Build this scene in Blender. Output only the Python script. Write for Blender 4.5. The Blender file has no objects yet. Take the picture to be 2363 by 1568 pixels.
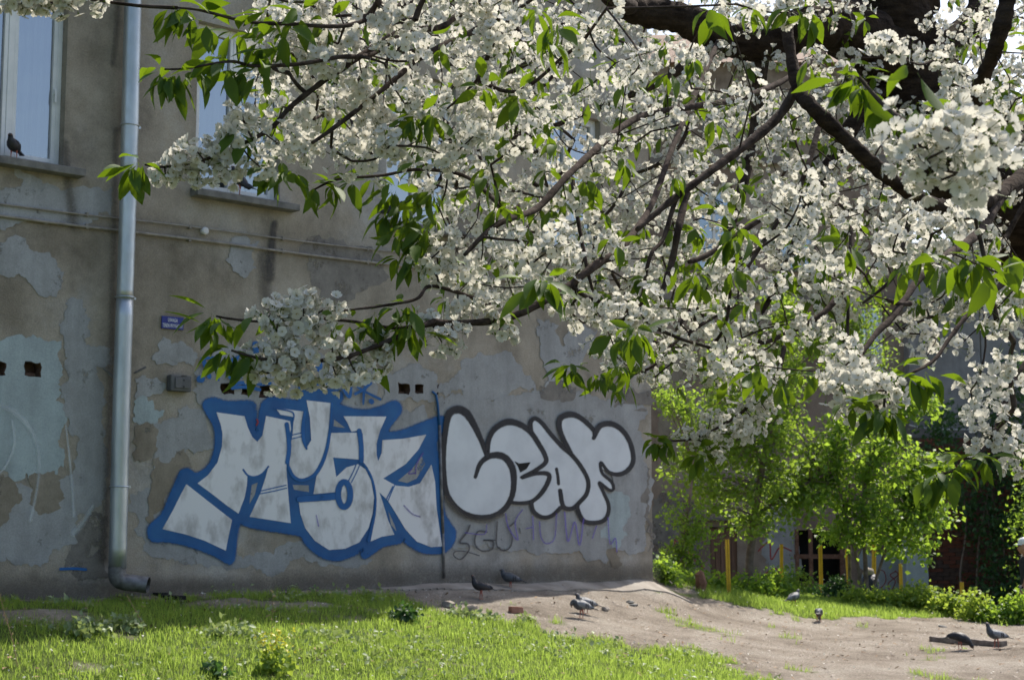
import bpy, bmesh, math, random
import numpy as np
from mathutils import Vector, Matrix, geometry as mgeo

# ------------------------------------------------------------------ camera, light, exposure
SC = bpy.context.scene
F_PX = 3500.0                     # focal length in reference pixels (image 2363 x 1568)
PITCH = math.atan(396.0 / F_PX)
CAM_Z = 1.6
cam_d = bpy.data.cameras.new('camera')
cam = bpy.data.objects.new('camera', cam_d)
SC.collection.objects.link(cam)
cam.location = (0, 0, CAM_Z)
cam.rotation_euler = (math.pi / 2 + PITCH, 0, 0)
cam_d.sensor_width = 23.6
cam_d.lens = F_PX / 2363.0 * 23.6
cam_d.clip_end = 4000
cam_d.clip_start = 0.05
cam_d.dof.use_dof = True
cam_d.dof.focus_distance = 5.6
cam_d.dof.aperture_fstop = 6.3
SC.camera = cam

SUN_ELEV = math.radians(54)
SUN_TO = Vector((0.568, 0.823, 0)).normalized()
SUN_TO = Vector((SUN_TO.x * math.cos(SUN_ELEV), SUN_TO.y * math.cos(SUN_ELEV), math.sin(SUN_ELEV)))
world = bpy.data.worlds.new('World')
SC.world = world
world.use_nodes = True
wn = world.node_tree
wn.nodes.clear()
sky = wn.nodes.new('ShaderNodeTexSky')
sky.sky_type = 'NISHITA'
sky.sun_disc = False
sky.sun_elevation = SUN_ELEV
sky.sun_rotation = math.atan2(SUN_TO.x, SUN_TO.y)
sky.air_density = 1.0
sky.dust_density = 3.0
sky.ozone_density = 1.0
bg = wn.nodes.new('ShaderNodeBackground')
bg.inputs['Strength'].default_value = 0.125
wo = wn.nodes.new('ShaderNodeOutputWorld')
wn.links.new(sky.outputs[0], bg.inputs['Color'])
wn.links.new(bg.outputs[0], wo.inputs['Surface'])
sun_d = bpy.data.lights.new('sun', 'SUN')
sun_d.energy = 4.3
sun_d.angle = math.radians(0.55)
sun_d.color = (1.0, 0.93, 0.82)
sun = bpy.data.objects.new('sun', sun_d)
SC.collection.objects.link(sun)
sun.rotation_euler = (-SUN_TO).to_track_quat('-Z', 'Y').to_euler()
sun.location = (0, 0, 30)
SC.view_settings.view_transform = 'Standard'
SC.view_settings.look = 'None'
SC.view_settings.exposure = 0.78
SC.view_settings.gamma = 1.0
SC.view_settings.use_curve_mapping = False
SC.cycles.max_bounces = 8
SC.cycles.diffuse_bounces = 4
SC.cycles.transmission_bounces = 4
SC.cycles.transparent_max_bounces = 24
SC.cycles.caustics_reflective = False
SC.cycles.caustics_refractive = False

RNG = np.random.default_rng(7)
random.seed(7)

# ------------------------------------------------------------------ projection helpers (pixel -> place)
CP, SP = math.cos(PITCH), math.sin(PITCH)
CU = Vector((0, 0, CAM_Z))
def ray(px, py):
    a = (px - 1181.5) / F_PX
    b = (784.0 - py) / F_PX
    return Vector((a, CP - b * SP, SP + b * CP))
def P(px, py, y):
    r = ray(px, py)
    return CU + r * (y / r.y)
def to_px(x, y, z):
    z = z - CAM_Z
    d = y * CP + z * SP
    u = -y * SP + z * CP
    d = np.where(np.abs(d) < 1e-6, 1e-6, d)
    return 1181.5 + F_PX * x / d, 784.0 - F_PX * u / d, d
def lin(c):
    return tuple((v / 12.92 if v <= 0.04045 else ((v + 0.055) / 1.055) ** 2.4) for v in c)

# ------------------------------------------------------------------ object helpers
COL = SC.collection
def link(o):
    COL.objects.link(o)
    return o
def tag(o, label=None, cat=None, group=None, kind=None):
    if label: o['label'] = label
    if cat: o['category'] = cat
    if group: o['group'] = group
    if kind: o['kind'] = kind
    return o
def empty(name, loc, label=None, cat=None, group=None, rz=0.0):
    o = bpy.data.objects.new(name, None)
    o.empty_display_size = 0.1
    link(o)
    o.location = loc
    o.rotation_euler = (0, 0, rz)
    return tag(o, label, cat, group)
def setparent(o, parent):
    """keeps world placement of a child made in world coordinates"""
    if parent is not None:
        o.parent = parent
        m = Matrix.Translation(parent.location) @ parent.rotation_euler.to_matrix().to_4x4()
        o.matrix_parent_inverse = m.inverted()
    return o
def mesh_np(name, V, F, mats, parent=None, midx=None, smooth=False, uv=None, rnd=None, keep=True):
    """V (n,3), F (m,k) all the same polygon size"""
    V = np.asarray(V, dtype=np.float32)
    F = np.asarray(F, dtype=np.int32)
    me = bpy.data.meshes.new(name)
    me.vertices.add(len(V)); me.vertices.foreach_set('co', V.ravel())
    k = F.shape[1]
    me.loops.add(F.size); me.loops.foreach_set('vertex_index', F.ravel())
    me.polygons.add(len(F))
    me.polygons.foreach_set('loop_start', np.arange(len(F), dtype=np.int32) * k)
    if midx is not None:
        me.polygons.foreach_set('material_index', np.asarray(midx, dtype=np.int32))
    if smooth:
        me.polygons.foreach_set('use_smooth', np.ones(len(F), dtype=bool))
    if uv is not None:
        l = me.uv_layers.new(name='UVMap')
        l.data.foreach_set('uv', np.asarray(uv, dtype=np.float32)[F.ravel()].ravel())
    if rnd is not None:
        a = me.attributes.new('rnd', 'FLOAT', 'POINT')
        a.data.foreach_set('value', np.asarray(rnd, dtype=np.float32))
    me.update(calc_edges=True)
    for m in (mats if isinstance(mats, (list, tuple)) else [mats]):
        me.materials.append(m)
    o = link(bpy.data.objects.new(name, me))
    if parent is not None:
        (setparent if keep else lambda a, b: setattr(a, 'parent', b))(o, parent)
    return o
def mesh_py(name, V, F, mats, parent=None, smooth=False, keep=True, midx=None):
    me = bpy.data.meshes.new(name)
    me.from_pydata([tuple(v) for v in V], [], [tuple(f) for f in F])
    for m in (mats if isinstance(mats, (list, tuple)) else [mats]):
        me.materials.append(m)
    if smooth:
        me.polygons.foreach_set('use_smooth', [True] * len(me.polygons))
    if midx:
        me.polygons.foreach_set('material_index', midx)
    me.update()
    o = link(bpy.data.objects.new(name, me))
    if parent is not None:
        (setparent if keep else lambda a, b: setattr(a, 'parent', b))(o, parent)
    return o
def copy_tree(o, parent=None):
    c = o.copy()
    COL.objects.link(c)
    if parent is not None:
        c.parent = parent
    for ch in list(o.children):
        copy_tree(ch, c)
    return c

class MB:
    """collects boxes, tubes and polygons into ONE mesh"""
    def __init__(s): s.V = []; s.F = []; s.M = []
    def add(s, V, F, m=0):
        b = len(s.V)
        s.V += [Vector(v) for v in V]
        s.F += [tuple(i + b for i in f) for f in F]
        s.M += [m] * len(F)
        return s
    def hexa(s, P8, m=0):
        return s.add(P8, [(3, 2, 1, 0), (4, 5, 6, 7), (0, 1, 5, 4), (1, 2, 6, 5), (2, 3, 7, 6), (3, 0, 4, 7)], m)
    def box(s, c, h, ax=None, m=0):
        c = Vector(c)
        X, Y, Z = ax if ax else (Vector((1, 0, 0)), Vector((0, 1, 0)), Vector((0, 0, 1)))
        p = []
        for dz in (-1, 1):
            for dx, dy in ((-1, -1), (1, -1), (1, 1), (-1, 1)):
                p.append(c + X * dx * h[0] + Y * dy * h[1] + Z * dz * h[2])
        return s.hexa(p, m)
    def tube(s, pts, rad, n=8, m=0, cap=True):
        pts = [Vector(p) for p in pts]
        if not isinstance(rad, (list, tuple, np.ndarray)): rad = [rad] * len(pts)
        b = len(s.V)
        up = None
        for i, p in enumerate(pts):
            t = (pts[min(i + 1, len(pts) - 1)] - pts[max(i - 1, 0)]).normalized()
            if up is None:
                up = t.orthogonal().normalized()
            else:
                up = (up - t * up.dot(t))
                up = up.normalized() if up.length > 1e-6 else t.orthogonal().normalized()
            q = t.cross(up)
            for k in range(n):
                a = 2 * math.pi * k / n
                s.V.append(p + (up * math.cos(a) + q * math.sin(a)) * rad[i])
        for i in range(len(pts) - 1):
            for k in range(n):
                k2 = (k + 1) % n
                s.F.append((b + i * n + k, b + i * n + k2, b + (i + 1) * n + k2, b + (i + 1) * n + k)); s.M.append(m)
        if cap:
            s.F.append(tuple(b + k for k in range(n))[::-1]); s.M.append(m)
            e = b + (len(pts) - 1) * n
            s.F.append(tuple(e + k for k in range(n))); s.M.append(m)
        return s
    def build(s, name, mats, parent=None, smooth=False, keep=True, bevel=0.0):
        o = mesh_py(name, s.V, s.F, mats, parent, smooth, keep, s.M)
        if bevel:
            b = o.modifiers.new('bevel', 'BEVEL'); b.width = bevel; b.segments = 2; b.limit_method = 'ANGLE'
        return o

def smooth_pts(pts, per=6, closed=False):
    """Catmull-Rom through tuples of any length"""
    A = np.array(pts, dtype=float)
    n = len(A)
    if n < 3: per = max(per, 2)
    out = []
    rng = range(n) if closed else range(n - 1)
    for i in rng:
        if closed:
            p0, p1, p2, p3 = A[(i - 1) % n], A[i], A[(i + 1) % n], A[(i + 2) % n]
        else:
            p0, p1, p2, p3 = A[max(i - 1, 0)], A[i], A[i + 1], A[min(i + 2, n - 1)]
        for k in range(per):
            t = k / per
            out.append(0.5 * ((2 * p1) + (-p0 + p2) * t + (2 * p0 - 5 * p1 + 4 * p2 - p3) * t * t + (-p0 + 3 * p1 - 3 * p2 + p3) * t ** 3))
    if not closed: out.append(A[-1])
    return np.array(out)

def vnoise(x, y, seed=0):
    x = np.asarray(x, float); y = np.asarray(y, float)
    xi = np.floor(x).astype(np.int64); yi = np.floor(y).astype(np.int64)
    fx = x - xi; fy = y - yi
    fx = fx * fx * (3 - 2 * fx); fy = fy * fy * (3 - 2 * fy)
    def h(a, b):
        n = (a * 374761393 + b * 668265263 + seed * 1442695041) & 0x7fffffff
        n = ((n ^ (n >> 13)) * 1274126177) & 0x7fffffff
        return ((n ^ (n >> 16)) & 0xffff) / 65535.0
    return (h(xi, yi) * (1 - fx) + h(xi + 1, yi) * fx) * (1 - fy) + (h(xi, yi + 1) * (1 - fx) + h(xi + 1, yi + 1) * fx) * fy
def in_poly(x, y, poly):
    x = np.asarray(x, float); y = np.asarray(y, float)
    r = np.zeros(x.shape, bool)
    n = len(poly)
    for i in range(n):
        x1, y1 = poly[i][:2]; x2, y2 = poly[(i + 1) % n][:2]
        if y1 == y2: continue
        c = ((y1 > y) != (y2 > y)) & (x < (x2 - x1) * (y - y1) / (y2 - y1) + x1)
        r ^= c
    return r

# ------------------------------------------------------------------ materials
def newmat(name):
    m = bpy.data.materials.new(name)
    m.use_nodes = True
    nt = m.node_tree
    nt.nodes.clear()
    return m, nt, nt.nodes, nt.links
def N(nt, t, **kw):
    n = nt.nodes.new(t)
    for k, v in kw.items():
        setattr(n, k, v)
    return n
def noise(nt, scale, detail=6, rough=0.6, vec=None, stretch=None):
    co = N(nt, 'ShaderNodeTexCoord')
    mp = N(nt, 'ShaderNodeMapping')
    if stretch: mp.inputs['Scale'].default_value = stretch
    nt.links.new(co.outputs['Object'], mp.inputs['Vector'])
    n = N(nt, 'ShaderNodeTexNoise')
    n.inputs['Scale'].default_value = scale
    n.inputs['Detail'].default_value = detail
    n.inputs['Roughness'].default_value = rough
    nt.links.new(mp.outputs[0], n.inputs['Vector'])
    return n.outputs['Fac']
def ramp(nt, fac, stops):
    r = N(nt, 'ShaderNodeValToRGB')
    el = r.color_ramp.elements
    while len(el) < len(stops): el.new(0.5)
    for e, (p, c) in zip(el, stops):
        e.position = p
        e.color = (c[0], c[1], c[2], 1) if isinstance(c, (tuple, list)) else (c, c, c, 1)
    nt.links.new(fac, r.inputs['Fac'])
    return r.outputs['Color']
def mix(nt, fac, a, b, mode='MIX'):
    m = N(nt, 'ShaderNodeMix', data_type='RGBA', blend_type=mode)
    for s, v in ((0, fac), (6, a), (7, b)):
        if isinstance(v, (int, float)): m.inputs[s].default_value = v
        elif isinstance(v, (tuple, list)): m.inputs[s].default_value = (*v[:3], 1)
        else: nt.links.new(v, m.inputs[s])
    return m.outputs[2]
def bump(nt, h, strength, dist=0.01):
    b = N(nt, 'ShaderNodeBump')
    b.inputs['Strength'].default_value = strength
    b.inputs['Distance'].default_value = dist
    nt.links.new(h, b.inputs['Height'])
    return b.outputs['Normal']
def simple(name, ca, cb, scale=8, rough=0.8, metal=0.0, bscale=40, bstr=0.3, bdist=0.004, lo=0.35, hi=0.65, stretch=None, spec=0.4, detail=6):
    m, nt, nd, lk = newmat(name)
    p = N(nt, 'ShaderNodeBsdfPrincipled')
    c = ramp(nt, noise(nt, scale, detail, stretch=stretch), [(lo, ca), (hi, cb)])
    lk.new(c, p.inputs['Base Color'])
    p.inputs['Roughness'].default_value = rough
    p.inputs['Metallic'].default_value = metal
    p.inputs['Specular IOR Level'].default_value = spec
    if bstr:
        lk.new(bump(nt, noise(nt, bscale, 5), bstr, bdist), p.inputs['Normal'])
    o = N(nt, 'ShaderNodeOutputMaterial')
    lk.new(p.outputs[0], o.inputs['Surface'])
    return m
def leafmat(name, ca, cb, trans, tf=0.45, rough=0.45, spec=0.4):
    m, nt, nd, lk = newmat(name)
    at = N(nt, 'ShaderNodeAttribute', attribute_name='rnd')
    oi = N(nt, 'ShaderNodeObjectInfo')
    ad = N(nt, 'ShaderNodeMath', operation='ADD')
    lk.new(at.outputs['Fac'], ad.inputs[0]); lk.new(oi.outputs['Random'], ad.inputs[1])
    fr = N(nt, 'ShaderNodeMath', operation='FRACT')
    lk.new(ad.outputs[0], fr.inputs[0])
    c = mix(nt, fr.outputs[0], ca, cb)
    p = N(nt, 'ShaderNodeBsdfPrincipled')
    lk.new(c, p.inputs['Base Color'])
    p.inputs['Roughness'].default_value = rough
    p.inputs['Specular IOR Level'].default_value = spec
    t = N(nt, 'ShaderNodeBsdfTranslucent')
    tc = mix(nt, fr.outputs[0], trans, tuple(v * 0.75 for v in trans))
    lk.new(tc, t.inputs['Color'])
    ms = N(nt, 'ShaderNodeMixShader')
    ms.inputs[0].default_value = tf
    lk.new(p.outputs[0], ms.inputs[1]); lk.new(t.outputs[0], ms.inputs[2])
    o = N(nt, 'ShaderNodeOutputMaterial')
    lk.new(ms.outputs[0], o.inputs['Surface'])
    return m

def stucco_mat(name, A, B, C, seed=0.0):
    m, nt, nd, lk = newmat(name)
    p = N(nt, 'ShaderNodeBsdfPrincipled')
    big = noise(nt, 0.55, 8, 0.62)
    mid = noise(nt, 2.7, 8, 0.65)
    streak = noise(nt, 1.0, 6, 0.6, stretch=(5.0, 5.0, 0.5))
    fine = noise(nt, 70, 4, 0.7)
    c = ramp(nt, big, [(0.36, A), (0.5, B), (0.62, C)])
    c2 = ramp(nt, mid, [(0.34, 0.76), (0.48, 1.0), (0.66, 1.14)])
    c = mix(nt, 1.0, c, c2, 'MULTIPLY')
    c3 = ramp(nt, streak, [(0.3, 0.78), (0.55, 1.0), (0.75, 1.08)])
    c = mix(nt, 0.55, c, c3, 'MULTIPLY')
    c4 = ramp(nt, fine, [(0.3, 0.8), (0.7, 1.18)])
    c = mix(nt, 1.0, c, c4, 'MULTIPLY')
    lk.new(c, p.inputs['Base Color'])
    p.inputs['Roughness'].default_value = 0.92
    p.inputs['Specular IOR Level'].default_value = 0.2
    hs = N(nt, 'ShaderNodeMath', operation='ADD')
    lk.new(fine, hs.inputs[0]); lk.new(mid, hs.inputs[1])
    lk.new(bump(nt, hs.outputs[0], 0.6, 0.012), p.inputs['Normal'])
    o = N(nt, 'ShaderNodeOutputMaterial')
    lk.new(p.outputs[0], o.inputs['Surface'])
    return m
def spray_mat(name, color, soft=0.35, opacity=1.0, rough=0.6, wear=0.25, dark=None):
    """paint that fades across the stroke (UV v from -1 to 1 over the width)"""
    m, nt, nd, lk = newmat(name)
    p = N(nt, 'ShaderNodeBsdfPrincipled')
    col = mix(nt, ramp(nt, noise(nt, 3.5, 6), [(0.35, 0.0), (0.7, 1.0)]), color, tuple(min(1, v * 1.35 + 0.01) for v in color))
    lk.new(col, p.inputs['Base Color'])
    p.inputs['Roughness'].default_value = rough
    p.inputs['Specular IOR Level'].default_value = 0.3
    uv = N(nt, 'ShaderNodeUVMap')
    sx = N(nt, 'ShaderNodeSeparateXYZ'); lk.new(uv.outputs[0], sx.inputs[0])
    ab = N(nt, 'ShaderNodeMath', operation='ABSOLUTE'); lk.new(sx.outputs['Y'], ab.inputs[0])
    nz = noise(nt, 45, 3)
    ad = N(nt, 'ShaderNodeMath', operation='MULTIPLY_ADD'); lk.new(nz, ad.inputs[0]); ad.inputs[1].default_value = soft * 0.8
    lk.new(ab.outputs[0], ad.inputs[2])
    mr = N(nt, 'ShaderNodeMapRange', interpolation_type='SMOOTHSTEP')
    lk.new(ad.outputs[0], mr.inputs['Value'])
    mr.inputs['From Min'].default_value = 1.0 - soft + soft * 0.3
    mr.inputs['From Max'].default_value = 1.0 + soft * 0.3
    mr.inputs['To Min'].default_value = opacity
    mr.inputs['To Max'].default_value = 0.0
    w = ramp(nt, noise(nt, 9, 8, 0.7), [(0.30, 1 - wear), (0.46, 1.0)])
    mu = N(nt, 'ShaderNodeMath', operation='MULTIPLY'); lk.new(mr.outputs[0], mu.inputs[0]); lk.new(w, mu.inputs[1])
    tr = N(nt, 'ShaderNodeBsdfTransparent')
    ms = N(nt, 'ShaderNodeMixShader')
    lk.new(mu.outputs[0], ms.inputs[0]); lk.new(tr.outputs[0], ms.inputs[1]); lk.new(p.outputs[0], ms.inputs[2])
    o = N(nt, 'ShaderNodeOutputMaterial')
    lk.new(ms.outputs[0], o.inputs['Surface'])
    return m

def flaking(name, A, B_, worn=0.40, scale=2.4):
    m, nt, nd, lk = newmat(name)
    p = N(nt, 'ShaderNodeBsdfPrincipled')
    c = ramp(nt, noise(nt, scale, 10, 0.68), [(0.30, A), (0.66, B_)])
    c = mix(nt, 1.0, c, ramp(nt, noise(nt, 70, 4, 0.7), [(0.3, 0.84), (0.7, 1.14)]), 'MULTIPLY')
    c = mix(nt, 0.8, c, ramp(nt, noise(nt, 1.3, 6, 0.6, stretch=(5, 5, 0.5)), [(0.3, 0.80), (0.55, 1.0)]), 'MULTIPLY')
    lk.new(c, p.inputs['Base Color'])
    p.inputs['Roughness'].default_value = 0.88; p.inputs['Specular IOR Level'].default_value = 0.2
    lk.new(bump(nt, noise(nt, 50, 6), 0.4, 0.006), p.inputs['Normal'])
    w = ramp(nt, noise(nt, 3.1, 12, 0.74), [(worn - .03, 0.1), (worn + .05, 1.0)])
    tr = N(nt, 'ShaderNodeBsdfTransparent')
    ms = N(nt, 'ShaderNodeMixShader')
    lk.new(w, ms.inputs[0]); lk.new(tr.outputs[0], ms.inputs[1]); lk.new(p.outputs[0], ms.inputs[2])
    o = N(nt, 'ShaderNodeOutputMaterial'); lk.new(ms.outputs[0], o.inputs['Surface'])
    return m
M = {}
M['stucco'] = stucco_mat('weathered_stucco', (0.22, 0.192, 0.152), (0.32, 0.288, 0.24), (0.36, 0.35, 0.33))
M['stucco_back'] = stucco_mat('old_pink_render', (0.15, 0.115, 0.09), (0.23, 0.18, 0.145), (0.29, 0.25, 0.21))
M['concrete'] = stucco_mat('grey_concrete', (0.16, 0.16, 0.16), (0.20, 0.20, 0.20), (0.25, 0.25, 0.25))
M['paint_grey'] = flaking('flaking_grey_paint', (0.235, 0.238, 0.238), (0.35, 0.362, 0.372), .37)
M['paint_cyan'] = flaking('flaking_pale_blue_paint', (0.28, 0.325, 0.34), (0.37, 0.44, 0.46), .31)
M['mortar_patch'] = flaking('bare_mortar', (0.18, 0.155, 0.12), (0.27, 0.24, 0.195), .38, 5)
M['dark_patch'] = flaking('sooty_render', (0.14, 0.13, 0.12), (0.23, 0.215, 0.195), .42, 5)
M['cornice'] = simple('sooty_cornice', (0.12, 0.11, 0.10), (0.2, 0.18, 0.16), 5, 0.95, bstr=0.5)
M['white_fill'] = simple('rolled_white_paint', (0.40, 0.40, 0.41), (0.66, 0.67, 0.70), 3.6, 0.7, bscale=50, bstr=0.3, lo=0.34, hi=0.52, stretch=(1.5, 1.5, 0.9), detail=10)
M['silver_fill'] = simple('pale_grey_fill_paint', (0.46, 0.49, 0.53), (0.60, 0.64, 0.68), 2.0, 0.7, bscale=50, bstr=0.3, lo=0.25, hi=0.6, detail=10)
M['blue_flat'] = simple('blue_spray_paint', (0.006, 0.074, 0.235), (0.012, 0.110, 0.30), 3.5, 0.6, bscale=50, bstr=0.2)
M['blue_spray'] = spray_mat('blue_spray_edge', (0.007, 0.078, 0.24), 0.6)
M['blue_line'] = spray_mat('blue_spray_line', (0.009, 0.088, 0.27), 0.3)
M['black_spray'] = spray_mat('black_spray_line', (0.018, 0.018, 0.022), 0.38)
M['black_thin'] = spray_mat('thin_black_spray', (0.03, 0.03, 0.035), 0.7, 0.8)
M['purple_spray'] = spray_mat('faded_purple_spray', (0.10, 0.07, 0.33), 0.7, 0.65)
M['red_spray'] = spray_mat('faded_red_spray', (0.30, 0.03, 0.03), 0.6, 0.75)
M['white_spray'] = spray_mat('faded_white_spray', (0.50, 0.55, 0.58), 0.9, 0.42)
M['stain'] = spray_mat('damp_stain', (0.055, 0.05, 0.045), 0.8, 0.85, wear=0.6)
M['stain_soft'] = spray_mat('soft_grime_stain', (0.10, 0.09, 0.075), 0.95, 0.6, wear=0.5)
M['hole_dark'] = simple('broken_brick_edge', (0.09, 0.05, 0.035), (0.16, 0.10, 0.07), 12, 0.95, bstr=0.8)
M['zinc'] = None
def zinc_mat():
    m, nt, nd, lk = newmat('galvanised_zinc')
    p = N(nt, 'ShaderNodeBsdfPrincipled')
    c = ramp(nt, noise(nt, 6, 8, stretch=(1, 1, 0.25)), [(0.35, (0.36, 0.40, 0.43)), (0.65, (0.52, 0.56, 0.58))])
    lk.new(c, p.inputs['Base Color'])
    p.inputs['Metallic'].default_value = 0.75
    lk.new(ramp(nt, noise(nt, 14, 6), [(0.3, 0.34), (0.7, 0.5)]), p.inputs['Roughness'])
    lk.new(bump(nt, noise(nt, 7, 3, stretch=(1, 1, 0.3)), 0.25, 0.004), p.inputs['Normal'])
    o = N(nt, 'ShaderNodeOutputMaterial'); lk.new(p.outputs[0], o.inputs['Surface'])
    return m
M['zinc'] = zinc_mat()
M['zinc_dark'] = simple('dirty_zinc', (0.10, 0.10, 0.10), (0.24, 0.24, 0.25), 10, 0.6, 0.5, bstr=0.5)
M['window_white'] = simple('white_window_frame', (0.62, 0.64, 0.66), (0.72, 0.73, 0.75), 6, 0.45, bstr=0.05)
M['sill'] = simple('weathered_cement_sill', (0.10, 0.10, 0.095), (0.19, 0.185, 0.175), 9, 0.9, bstr=0.6)
M['cable'] = simple('painted_wall_pipe', (0.18, 0.165, 0.145), (0.28, 0.26, 0.23), 10, 0.7, bstr=0.3)
M['white_cable'] = simple('white_cable', (0.5, 0.5, 0.5), (0.6, 0.6, 0.6), 10, 0.5, bstr=0.0)
M['socket'] = simple('dark_grey_plastic', (0.075, 0.078, 0.08), (0.11, 0.112, 0.115), 12, 0.6, bstr=0.2)
M['sign_blue'] = simple('blue_enamel', (0.012, 0.022, 0.17), (0.018, 0.03, 0.22), 9, 0.35, bstr=0.0)
M['sign_white'] = simple('sign_lettering_paint', (0.5, 0.53, 0.58), (0.56, 0.58, 0.62), 9, 0.4, bstr=0.0)
M['curtain'] = simple('lace_curtain', (0.16, 0.19, 0.23), (0.28, 0.31, 0.35), 3, 0.9, bscale=30, bstr=0.4, stretch=(6, 6, 0.6))
M['room'] = simple('dark_room', (0.05, 0.05, 0.05), (0.07, 0.07, 0.07), 2, 0.9, bstr=0)
def glass_mat(name, tint, refl=0.45):
    m, nt, nd, lk = newmat(name)
    g = N(nt, 'ShaderNodeBsdfGlossy'); g.inputs['Roughness'].default_value = 0.02
    g.inputs['Color'].default_value = (*tint, 1)
    lk.new(bump(nt, noise(nt, 2.2, 2), 0.22, 0.02), g.inputs['Normal'])
    t = N(nt, 'ShaderNodeBsdfTransparent'); t.inputs['Color'].default_value = (0.85, 0.9, 0.92, 1)
    fr = N(nt, 'ShaderNodeFresnel'); fr.inputs['IOR'].default_value = 1.5
    ad = N(nt, 'ShaderNodeMath', operation='ADD'); lk.new(fr.outputs[0], ad.inputs[0]); ad.inputs[1].default_value = refl
    ms = N(nt, 'ShaderNodeMixShader')
    lk.new(ad.outputs[0], ms.inputs[0]); lk.new(t.outputs[0], ms.inputs[1]); lk.new(g.outputs[0], ms.inputs[2])
    o = N(nt, 'ShaderNodeOutputMaterial'); lk.new(ms.outputs[0], o.inputs['Surface'])
    return m
M['glass'] = glass_mat('window_glass', (0.85, 0.9, 0.95), 0.38)
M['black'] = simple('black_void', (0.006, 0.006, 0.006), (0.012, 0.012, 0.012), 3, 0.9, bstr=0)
M['brick'] = simple('old_red_brick', (0.10, 0.035, 0.025), (0.20, 0.08, 0.055), 5, 0.95, bscale=60, bstr=0.6)
M['brick2'] = simple('sooty_brick', (0.06, 0.04, 0.035), (0.13, 0.085, 0.07), 5, 0.95, bscale=60, bstr=0.6)
M['mortar'] = simple('dark_mortar', (0.08, 0.07, 0.06), (0.13, 0.12, 0.10), 5, 0.95, bscale=60, bstr=0.6)
M['yellow'] = simple('yellow_post_paint', (0.42, 0.27, 0.012), (0.56, 0.37, 0.02), 12, 0.55, bscale=40, bstr=0.3)
M['door'] = simple('faded_brown_boards', (0.13, 0.075, 0.05), (0.20, 0.12, 0.085), 4, 0.8, stretch=(4, 4, 0.5), bstr=0.4)
M['rust'] = simple('rusted_iron', (0.10, 0.05, 0.03), (0.18, 0.10, 0.07), 12, 0.9, bstr=0.5)
M['bark'] = simple('cherry_bark', (0.015, 0.010, 0.008), (0.05, 0.036, 0.028), 9, 1.0, bscale=26, bstr=1.0, bdist=0.03, stretch=(1, 1, 3.5), spec=0.1)
M['twig'] = simple('twig_bark', (0.024, 0.017, 0.014), (0.075, 0.057, 0.050), 22, 1.0, bscale=60, bstr=0.9, bdist=0.006, spec=0.1)
M['sapling_bark'] = simple('sapling_bark', (0.10, 0.08, 0.065), (0.19, 0.155, 0.13), 12, 0.9, bstr=0.4)
M['leaf'] = leafmat('cherry_leaf', (0.022, 0.062, 0.010), (0.068, 0.125, 0.016), (0.23, 0.36, 0.012), 0.36, 0.6, 0.25)
M['leaf_bush'] = leafmat('young_shrub_leaf', (0.035, 0.105, 0.018), (0.10, 0.19, 0.03), (0.42, 0.62, 0.06), 0.52, 0.5)
M['leaf_lime'] = leafmat('lime_green_leaf', (0.08, 0.17, 0.025), (0.17, 0.25, 0.04), (0.48, 0.62, 0.08), 0.5, 0.5)
M['leaf_mid'] = leafmat('fresh_sapling_leaf', (0.05, 0.13, 0.02), (0.14, 0.22, 0.03), (0.40, 0.58, 0.06), 0.48, 0.5)
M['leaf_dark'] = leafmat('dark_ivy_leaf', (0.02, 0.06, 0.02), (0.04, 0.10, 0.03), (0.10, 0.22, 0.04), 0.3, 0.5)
M['grass'] = leafmat('grass_blade', (0.085, 0.17, 0.025), (0.18, 0.27, 0.055), (0.50, 0.68, 0.12), 0.52, 0.5, 0.3)
M['weed'] = leafmat('grey_green_weed', (0.16, 0.24, 0.10), (0.30, 0.36, 0.20), (0.4, 0.5, 0.15), 0.35, 0.5)
M['yellow_leaf'] = leafmat('yellow_flower', (0.55, 0.50, 0.03), (0.6, 0.55, 0.1), (0.6, 0.6, 0.05), 0.4)
M['petal'] = leafmat('white_petal', (0.68, 0.665, 0.615), (0.79, 0.78, 0.735), (0.72, 0.70, 0.62), 0.44, 0.7, 0.15)
M['stamen'] = simple('pale_stamen', (0.26, 0.23, 0.06), (0.36, 0.29, 0.12), 12, 0.8, bstr=0)
M['calyx'] = leafmat('green_stalk', (0.10, 0.16, 0.03), (0.14, 0.17, 0.05), (0.2, 0.3, 0.03), 0.3)
M['drystalk'] = simple('dry_stalk', (0.22, 0.14, 0.08), (0.32, 0.22, 0.13), 12, 0.8, bstr=0)
M['stone'] = simple('pebble', (0.20, 0.17, 0.14), (0.36, 0.32, 0.28), 7, 0.9, bstr=0.4)
M['log'] = simple('grey_timber', (0.12, 0.10, 0.085), (0.24, 0.21, 0.185), 6, 0.9, bscale=50, bstr=0.6, stretch=(0.6, 3, 3))

# ------------------------------------------------------------------ the long wall's own frame
W0 = P(270, 1320, 15.0)
_d = ray(5000, 1180)
WD = Vector((_d.x, _d.y, 0)).normalized()
WN = Vector((WD.y, -WD.x, 0))
def wall_hit(px, py, off=0.0):
    r = ray(px, py)
    p0 = W0 + WN * off
    t = (p0 - CU).dot(WN) / r.dot(WN)
    return CU + r * t
def sz(px, py, off=0.0):
    p = wall_hit(px, py, off)
    return (p - W0).dot(WD), p.z
def W(s, z, off=0.0):
    p = W0 + WD * s + WN * off
    return Vector((p.x, p.y, z))
S_CORNER = sz(1505, 1200)[0]

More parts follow.
